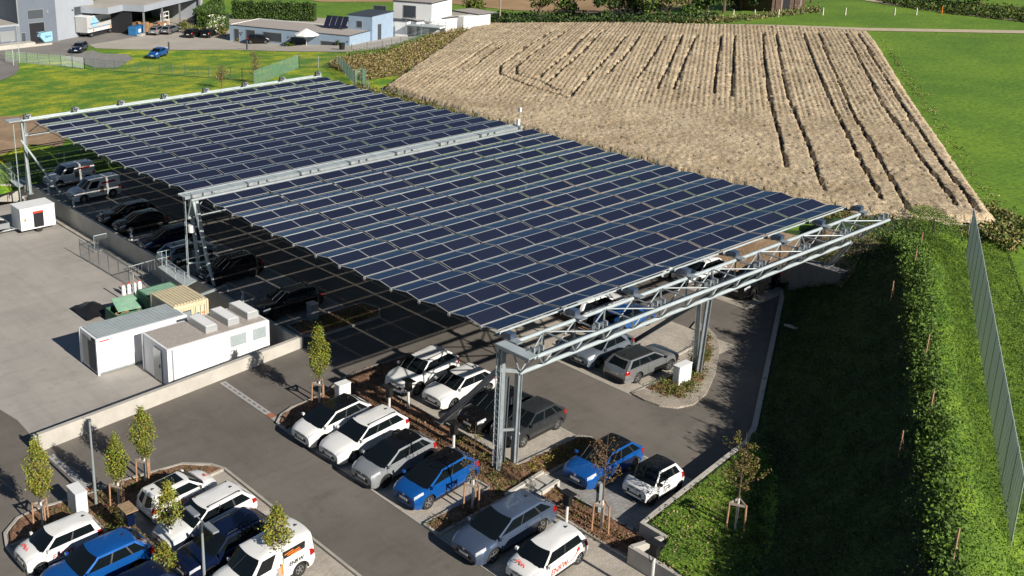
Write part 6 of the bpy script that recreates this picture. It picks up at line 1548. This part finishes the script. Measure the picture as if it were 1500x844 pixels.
# ---- industrial building
A3 = at(85, 60); B3 = at(200, 38)
f3 = Frame(A3, B3)
t6 = thing('industrial_hall', 'large light grey industrial hall with narrow window strip behind the parked truck trailer', 'hall', A3)
L3 = Vector((B3[0]-A3[0], B3[1]-A3[1])).length
f3.part('wall', t6, (0, 9.3, 0, 16, -.5, 9.5, 'facade_grey')); f3.part('roof', t6, (-.1, 9.4, -.1, 16.1, 9.5, 9.8, 'facade_slate'))
window(f3, t6, 4.4, 7.4, 3.9, 5.3); f3.part('wall_lamp', t6, (3.8, 4.1, -.15, 0, 4.8, 5.0, 'shutter'))
C3 = at(28, 58); f4 = Frame(at(85, 60), at(31, 66)) 
f4.v = -f4.v if f4.v.dot(Vector((1, 1, 0))) < 0 else f4.v
t7 = thing('industrial_hall', 'slate blue hall front with dark roller door behind the blue skip', 'hall', A3)
f4.part('wall', t7, (.02, 6.9, .01, 14, -.5, 9.6, 'facade_slate')); f4.part('roof', t7, (-.1, 7.0, -.1, 14, 9.6, 9.9, 'facade_grey'))
window(f4, t7, 2.3, 5.0, .0, 3.5, name='roller_door', inner='interior_dark'); window(f4, t7, 2.3, 5.1, 4.2, 5.7); f4.part('wall_lamp', t7, (1.4, 1.7, -.12, 0, 5.0, 5.5, 'lightgrey_paint')); f4.part('downpipe', t7, (6.75, 6.95, -.12, 0, 0, 9.5, 'lightgrey_paint'))
window(f4, t7, 5.8, 6.5, 0, 2.0, name='door')
t8 = thing('low_workshop', 'low dark slate workshop with two grey shuttered windows at the left edge', 'workshop', tuple(f4.p(7.2, 0, 0)))
f4.part('wall', t8, (7.1, 19, -.6, 9, -.5, 3.4, 'facade_slate')); f4.part('roof', t8, (7.0, 19, -.7, 9, 3.4, 3.65, 'facade_grey'), (7.2, 18.8, -.5, 8.8, 3.65, 3.7, 'roof_gravel'))
f4.part('upper_storey', t8, (7.3, 19, 9, 12, 3.4, 9, 'facade_grey')); 
window(f4, t8, 8.0, 10.4, 1.0, 2.6, -.6, inner='lightgrey_paint'); window(f4, t8, 12.2, 14.4, 1.0, 2.6, -.6, inner='lightgrey_paint'); f4.part('downpipe', t8, (7.2, 7.4, -.72, -.6, 0, 3.4, 'lightgrey_paint'))
rp = MB(); f4.box(rp, 5.5, 14, -3.2, -1.1, -.1, .75, 'concrete'); f4.box(rp, 2.5, 5.5, -3.2, -3.0, -.1, .35, 'concrete'); tag(rp.build('loading_ramp'), 'pale concrete loading ramp in front of the low workshop', 'ramp')
# canopy building
P0 = at(212, 51); P1 = at(288, 29.5); f5 = Frame(P0, P1); hc = height_to(*P0, 17)
t9 = thing('canopy_building', 'flat grey canopy on slim pale posts with dark open storage below', 'canopy', P0)
Lc = f5.L
f5.part('roof', t9, (-.4, Lc+2.5, -.4, 12, hc, hc+1.1, 'facade_grey'), (0, Lc+2.3, 0, 11.8, hc+1.1, hc+1.14, 'plaza')); f5.part('back_wall', t9, (-.2, Lc+2.3, 11, 11.8, -.5, hc, 'interior_dark')); f5.part('end_wall', t9, (Lc+1.6, Lc+2.4, -.2, 11, -.5, hc, 'facade_grey'))
f5.part('left_screen', t9, (-.1, .1, 2.5, 11, -.5, hc, 'interior_dark'))
f5.part('left_roof', t9, (-5.2, -.42, 4.0, 12, hc, hc+1.1, 'facade_grey'), (-5.0, -.42, 4.2, 11.8, hc+1.1, hc+1.14, 'plaza'))
f5.part('dark_fence', t9, (-5.2, -.1, 7.4, 7.6, -.5, hc, 'interior_dark'))
for i in range(4): f5.part('post', t9, (i*Lc/3-.13 if i < 3 else Lc+1.2, i*Lc/3+.13 if i < 3 else Lc+1.46, -.13, .13, -.3, hc, 'lightgrey_paint'))
mb = MB(); f5.box(mb, -2.0, .4, -.4, .4, -.1, .3, 'concrete'); tag(mb.build('concrete_island'), 'small white concrete kerb block at the first canopy post', 'kerb block')
# pallets
for i in range(7):
    mb = MB(); u = 1.7+(i % 3)*1.35; v = 1.6+(i//3)*.9; base = f5.p(u, v, 0)
    for k in range(6+(i*3) % 5):
        for s2 in (-.35, 0, .35): f5.box(mb, u-.55, u+.55, v+s2-.06, v+s2+.06, k*.2, k*.2+.12, 'crate_wood')
        for s2 in range(5): f5.box(mb, u-.55+s2*.25, u-.43+s2*.25, v-.42, v+.42, k*.2+.12, k*.2+.15, 'crate_wood')
    tag(mb.build('pallet_stack'), ['pallet stack at the front left under the canopy', 'pallet stack at the front middle under the canopy', 'pallet stack at the front right of the left group', 'pallet stack in the second row on the left', 'pallet stack in the middle of the second row', 'pallet stack at the right of the second row', 'pallet stack at the very back under the canopy'][i], 'pallets', 'wooden pallet stacks under the canopy')
for i in range(4):
    mb = MB(); u = 7.0+i*.9; f5.box(mb, u, u+.7, 1.0, 1.8, 0, .7+.3*(i % 2), ['crate_wood', 'orange', 'render_white', 'crate_wood'][i]); f5.box(mb, u+.05, u+.65, 1.1, 1.7, .7+.3*(i % 2), .8+.3*(i % 2), 'grey_wood'); tag(mb.build('storage_crate'), ['brown crate right of the second canopy post', 'orange crate between the second and third canopy post', 'white crate between the second and third canopy post', 'brown crate beside the third canopy post'][i], 'crate', 'crates under the canopy')
t = thing('rack', 'white metal shelf rack beside the third canopy post', 'rack', tuple(f5.p(10.6, 2, 0))); mb = MB()
for u in (10.5, 12.3):
    for v in (2, 2.7): mb.tube(f5.p(u, v, 0), f5.p(u, v, 2.6), .05, 'render_white', 5)
for z in (.9, 1.7, 2.5): f5.box(mb, 10.5, 12.3, 2, 2.7, z, z+.12, 'render_white')
mb.build('shelves', t, world=True)
mb = MB(); f5.box(mb, -1.9, 1.5, .7, 2.2, .1, 1.6, 'container_blue'); 
for i in range(7): f5.box(mb, -1.8+i*.5, -1.7+i*.5, .62, .7, .1, 1.6, 'container_blue')
f5.box(mb, -1.0, -.2, .60, .66, .5, 1.1, 'white_box'); tag(mb.build('blue_container'), 'blue steel container with white sign behind the first canopy post', 'container')
# truck trailer (swap body) with tarpaulin and lettering
T0 = at(129, 56.5); T1 = at(167, 47.5); ft_ = Frame(T0, T1); Lt = ft_.L; hT = height_to(*T0, 26)
t = thing('truck_body', 'white curtain sided truck body with blue globe sign backed to the grey hall', 'truck', T0)
ft_.part('box', t, (0, Lt, 0, 2.5, .95, hT, 'tarp_grey')); ft_.part('roof', t, (-.05, Lt+.05, -.05, 2.55, hT, hT+.08, 'white_box')); ft_.part('chassis', t, (.3, Lt-.3, .6, 1.9, .6, .9, 'steel_dark'))
ft_.part('side_skirt', t, (0, Lt, -.05, 0, .95, 1.35, 'white_box'))
for u in (1.2, Lt-1.0):
    for v in (.2, 2.3):
        mb = MB(); mb.tube(ft_.p(u, v-.15, .45), ft_.p(u, v+.15, .45), .45, 'rubber', 16); mb.tube(ft_.p(u, v-.17, .45), ft_.p(u, v-.155, .45), .2, 'rim', 12); mb.build('wheel', t, world=True)
for u in (1.4, Lt-1.2): ft_.part('marker', t, (u, u+.5, -.08, -.06, 1.05, 1.4, 'orange'))
mb = MB(); n = 20; V = [ft_.p(2.0+.9*math.cos(2*PI*i/n), -.04, 2.7*hT/3.7+.85*math.sin(2*PI*i/n)) for i in range(n)]; mb.add(V, [tuple(range(n))], 'skip_blue'); ft_.box(mb, .9, 3.3, -.06, -.045, 2.35*hT/3.7, 2.5*hT/3.7, 'container_blue'); ft_.box(mb, .3, Lt-.2, -.055, -.04, 1.62, 1.70, 'container_blue'); mb.build('globe_sign', t, world=True)
tx = text_part('ekotrans', .75, 'black_plastic', t, (0, 0, 0), (R_(90), 0, ft_.rz)); tx.location = t.matrix_basis.inverted()@ft_.p(Lt*.70, -.05, 2.75*hT/3.7)
# skip
S0 = at(60, 64); S1 = at(82, 60); fs = Frame(S0, S1); t = thing('waste_skip', 'light blue tapered waste skip standing before the slate hall', 'skip', S0)
mb = MB()
def sk_sec(v): return [fs.p(.9, v, .1), fs.p(2.5, v, .1), fs.p(3.4, v, 1.1), fs.p(2.6, v, 1.8), fs.p(.2, v, 1.8), fs.p(0, v, 1.1)]
a = sk_sec(0); b = sk_sec(2.0); mb.add(a+b, [tuple(range(6)), tuple(range(11, 5, -1))]+[(i, (i+1) % 6, 6+(i+1) % 6, 6+i) for i in (0, 1, 2, 4, 5)], 'skip_blue'); mb.build('tub', t, world=True)
fs.part('load', t, (.3, 2.5, .1, 1.9, 1.3, 1.6, 'interior_dark')); fs.part('lid', t, (.0, 1.2, .3, 1.9, 1.82, 1.9, 'skip_blue'))
tx = text_part('dignich', .5, 'container_blue', t, (0, 0, 0), (R_(90), 0, fs.rz)); tx.location = t.matrix_basis.inverted()@fs.p(1.7, -.03, 1.05)
# lamp post and small things upper left
for (p, tp_, lb) in (((29, 92), 38, 'slim pale lamp post behind the mesh fence at the upper left'), ((20, 96), 60, 'short thin post beside the slim lamp post at the upper left')):
    x, y, z = at(*p); h_ = height_to(x, y, z, tp_); t = thing('street_lamp', lb, 'street lamp', (x, y, z)); mb = MB(); mb.tube((0, 0, 0), (0, 0, h_), .07, 'steel_pale', 8, r2=.04); mb.build('pole', t); mb = MB(); mb.box((.2, 0, h_), (.5, .2, .08), 'steel_pale'); mb.build('lamp_head', t)
for p, h_, lb in (((247.5, 73), 1.3, 'short dark marker post at the grass edge behind the racing car'), ((362, 73), 1.5, 'dark marker post in front of the black small car')):
    x, y, z = at(*p); mb = MB(); mb.box((x, y, z+h_/2), (.22, .22, h_), 'shutter'); tag(mb.build('marker_post'), lb, 'post')
for i, (p, h_) in enumerate((((325, 128), 3.4), ((374, 121), 4.6))):
    x, y, z = at(*p); t = thing('bare_tree', ['small brown bare tree left of the two behind the roof edge', 'larger brown bare tree by the pale mesh fence behind the roof'][i], 'tree', (x, y, z), group='bare young trees behind the roof'); mb = MB(); mb.tube((0, 0, 0), (0, 0, h_), .07, 'bark', 6, r2=.015); mb.build('trunk', t); mb = MB(); P = []
    for k in range(46):
        z0 = h_*rng.uniform(.15, .8); a = rng.uniform(0, 2*PI); L_ = h_*.38*rng.uniform(.4, 1)*(1.1-z0/h_); e = (L_*math.cos(a), L_*math.sin(a), z0+L_*.9); mb.tube((0, 0, z0), e, .03, 'bark', 4, r2=.01, cap=False); P.append(np.array(e)*rng.uniform(.5, 1, (9, 1))+rng.normal(size=(9, 3))*.15)
    leaves(mb, np.concatenate(P), .12, ['leaf_brown', 'leaf_dry']); mb.build('crown', t)

# ================================================================== HEDGEROW TREES AT THE TOP
def big_tree(label, p, Hgt, rad, mats, n=3200, low=.12, kind='tree', group='trees of the hedgerow beyond the wheat field', size=.42):
    x, y, z = at(*p); t = thing('broadleaf_tree', label, kind, (x, y, z), group=group)
    mb = MB(); mb.tube((0, 0, -.2), (0, 0, Hgt*.55), Hgt*.03, 'bark', 8, r2=Hgt*.015)
    C = []
    for i in range(22):
        th = rng.uniform(0, 2*PI); zz = rng.uniform(low, .95); pr = math.sin(PI*min(1, max(.1, (zz-low)/(1-low)*.8+.15)))**.6; q = rad*pr*rng.uniform(.3, .95)
        C.append((q*math.cos(th), q*math.sin(th), Hgt*zz, rad*rng.uniform(.25, .42)))
        mb.tube((0, 0, min(Hgt*.5, Hgt*zz*.6)), C[-1][:3], Hgt*.010, 'bark', 4, r2=Hgt*.003, cap=False)
    mb.build('trunk', t); P = []
    for c in C:
        k = n//22; q = rng.normal(size=(k, 3)); q /= np.linalg.norm(q, axis=1)[:, None]; P.append(q*(rng.uniform(.3, 1, (k, 1))**.5)*c[3]*np.array([1, 1, .8])+np.array(c[:3]))
    P = np.concatenate(P); P[:, 2] = np.maximum(P[:, 2], .2)
    mb = MB(); leaves(mb, P, size, mats); mb.build('crown', t); return t
GR = ['leaf_mid', 'leaf_dark', 'leaf_green']
BT = [((790, 31), 8, 2.6, ['leaf_mid', 'leaf_olive'], 900, .35, 'thin pale trunked tree left of the hedgerow trees'),
 ((840, 28), 9, 4.2, GR, 2400, .18, 'broad dark tree standing above the hedge, left of the clump'),
 ((895, 30), 11, 4.2, ['leaf_dark', 'leaf_mid'], 3000, .08, 'dense dark green tree with foliage down to the ground'),
 ((953, 29), 11, 3.6, ['leaf_mid', 'leaf_dark', 'leaf_green'], 2800, .08, 'dark green tree at the left end of the tree clump'),
 ((979, 27), 9, 3.8, ['leaf_olive', 'leaf_brown', 'leaf_mid'], 1800, .3, 'brownish tree with pale trunk in the clump'),
 ((1008, 24), 11, 4.2, GR, 2800, .1, 'green tree right of the brownish tree'),
 ((1035, 22), 11, 4.2, ['leaf_dark', 'leaf_mid'], 2800, .1, 'dark tree in the middle of the clump'),
 ((1060, 19), 11, 4.0, ['leaf_mid', 'leaf_olive'], 2600, .12, 'olive green tree towards the right of the clump'),
 ((1085, 15), 12, 4.4, ['leaf_dark'], 2400, .08, 'very dark tree left of the barn'),
 ((1102, 14), 10, 3.6, ['leaf_green', 'leaf_olive'], 2200, .3, 'yellow green tree in front of the wooden barn'),
 ((1124, 12), 9, 3.6, ['leaf_green', 'leaf_olive'], 1900, .25, 'second yellow green tree in front of the wooden barn'),
 ((930, 20), 9, 4.0, ['leaf_dark'], 1600, .1, 'tree in shade behind the clump on the left'),
 ((1188, 4), 8, 2.6, ['leaf_olive', 'leaf_mid'], 900, .2, 'small bush like tree right of the barn'),
 ((1433, 16), 6, 3.2, ['leaf_dark', 'leaf_mid'], 1600, .3, 'round lone tree on the meadow at the upper right'),
 ((1366, 6), 5, 2.2, ['leaf_dark', 'leaf_mid'], 700, .2, 'small lone tree behind the long pasture fence'),
 ((1403, 1), 6, 2.6, ['leaf_dark', 'leaf_mid'], 700, .15, 'tree touching the upper edge left of the round lone tree')]
for p, h_, r_, m_, n_, lo_, lb in BT: big_tree(lb, p, h_, r_, m_, n_, lo_)
# low scrub forming the hedge
scatter(px([(690, 33), (690, 27), (760, 27), (850, 28), (920, 29), (935, 31), (1010, 29), (1050, 27), (1050, 31), (1000, 35), (850, 35), (760, 34)]), 1500, H_any, .5, 12, .38, ['leaf_dark', 'leaf_mid', 'leaf_dark'], 'hedgerow_scrub', hh_=1.1)
scatter(px([(1060, 30), (1180, 16), (1200, 12), (1200, 18), (1060, 34), (930, 36)]), 500, H_any, .4, 8, .3, ['leaf_dry', 'leaf_mid'], 'verge_grass', hh_=.8)
scatter(px([(1290, 4), (1340, 13), (1400, 21), (1540, 37), (1540, 24), (1480, 18), (1400, 10), (1320, 2)]), 1400, H_any, .4, 9, .3, ['leaf_dark', 'leaf_mid', 'leaf_olive'], 'path_hedge', hh_=1.2)
# barn
Bb = at(1140, 16); Bc = at(1178, 11); fb = Frame(Bb, Bc); t = thing('wooden_barn', 'dark weathered wooden barn at the edge of the trees', 'barn', Bb)
fb.part('wall', t, (-2, fb.L, 0, 9, -.3, 3.2, 'barn_wood')); mb = MB()
for s2 in (0, 1): pass
V = [fb.p(-2.5, -.6, 3.1), fb.p(fb.L+.6, -.6, 3.1), fb.p(fb.L+.6, 4.5, 6.4), fb.p(-2.5, 4.5, 6.4), fb.p(-2.5, 9.6, 3.1), fb.p(fb.L+.6, 9.6, 3.1)]; V += [v+Vector((0, 0, .2)) for v in V]
mb.add(V, [(6, 7, 8, 9), (9, 8, 11, 10), (0, 1, 7, 6), (1, 2, 8, 7), (2, 5, 11, 8), (5, 4, 10, 11), (4, 3, 9, 10), (3, 0, 6, 9), (1, 0, 3, 2), (2, 3, 4, 5)], 'barn_wood'); mb.build('roof', t, world=True)
fb.part('door', t, (1.2, 3.2, -.05, 0, 0, 2.6, 'interior_dark')); 
for u in (-1, 4.6): mb = MB(); mb.tube(fb.p(u, -1.2, 0), fb.p(u, -1.2, 3.0), .15, 'grey_wood', 6); mb.build('post', t, world=True)
# pasture posts
for i, p in enumerate(((1037, 25.5), (1074, 25), (1105, 25), (1140, 24.5), (1205, 22), (1238, 22), (1310, 22), (1342, 22), (1379, 20.5))):
    x, y, z = at(*p); mb = MB(); mb.box((x, y, z+.6), (.2, .2, 1.3), 'flower' if i != 8 else 'orange', taper=.7)
    tag(mb.build('fence_stake'), ['first pale stake from the left below the tree clump', 'second pale stake from the left', 'third pale stake, below the yellow green trees', 'fourth pale stake, in front of the barn', 'stake right of the barn', 'second stake right of the barn', 'left stake of the pair near the footpath', 'right stake of the pair near the footpath', 'orange topped stake at the footpath edge'][i], 'stake', 'pale stakes on the meadow')
t = thing('pasture_fence', 'long dark pasture fence beside the footpath at the upper right', 'fence', at(1330, 7)); mb = MB(); pr = None
for (x, y) in densify(px([(1300, 1), (1335, 7), (1400, 13), (1460, 19), (1540, 26)]), 3.0):
    z = H_any(x, y); mb.box((x, y, z+.7), (.18, .18, 1.4), 'barn_wood')
    if pr: mb.tube((pr[0], pr[1], pr[2]+1.2), (x, y, z+1.2), .06, 'barn_wood', 4); mb.tube((pr[0], pr[1], pr[2]+.7), (x, y, z+.7), .05, 'barn_wood', 4)
    pr = (x, y, z)
mb.build('posts_and_rails', t, world=True)
for px_, h_ in (((732, 33), 13),): pass
x, y, z = at(732, 33); t = thing('utility_pole', 'tall thin pale pole at the corner of the wheat field', 'pole', (x, y, z)); mb = MB(); mb.tube((0, 0, 0), (0, 0, 9), .16, 'grey_wood', 8, r2=.11); mb.build('mast', t)
# trees and a hut just outside the frame on the right that shade the ground beyond the mesh fence
for i, (x, y) in enumerate(((52, -22), (47, -24), (42, -27), (37, -30))):
    t = thing('broadleaf_tree', ['tree beyond the mesh fence furthest to the back', 'second tree beyond the mesh fence', 'third tree beyond the mesh fence', 'tree beyond the mesh fence nearest the camera'][i], 'tree', (x, y, 1.5)); mb = MB(); mb.tube((0, 0, 0), (0, 0, 4), .2, 'bark', 8); mb.build('trunk', t)
    q = rng.normal(size=(2600, 3)); q /= np.linalg.norm(q, axis=1)[:, None]; mb = MB(); leaves(mb, q*(rng.uniform(.2, 1, (2600, 1))**.5)*np.array([2.8, 2.8, 3.4])+np.array([0, 0, 5.5]), .5, GR); mb.build('crown', t)
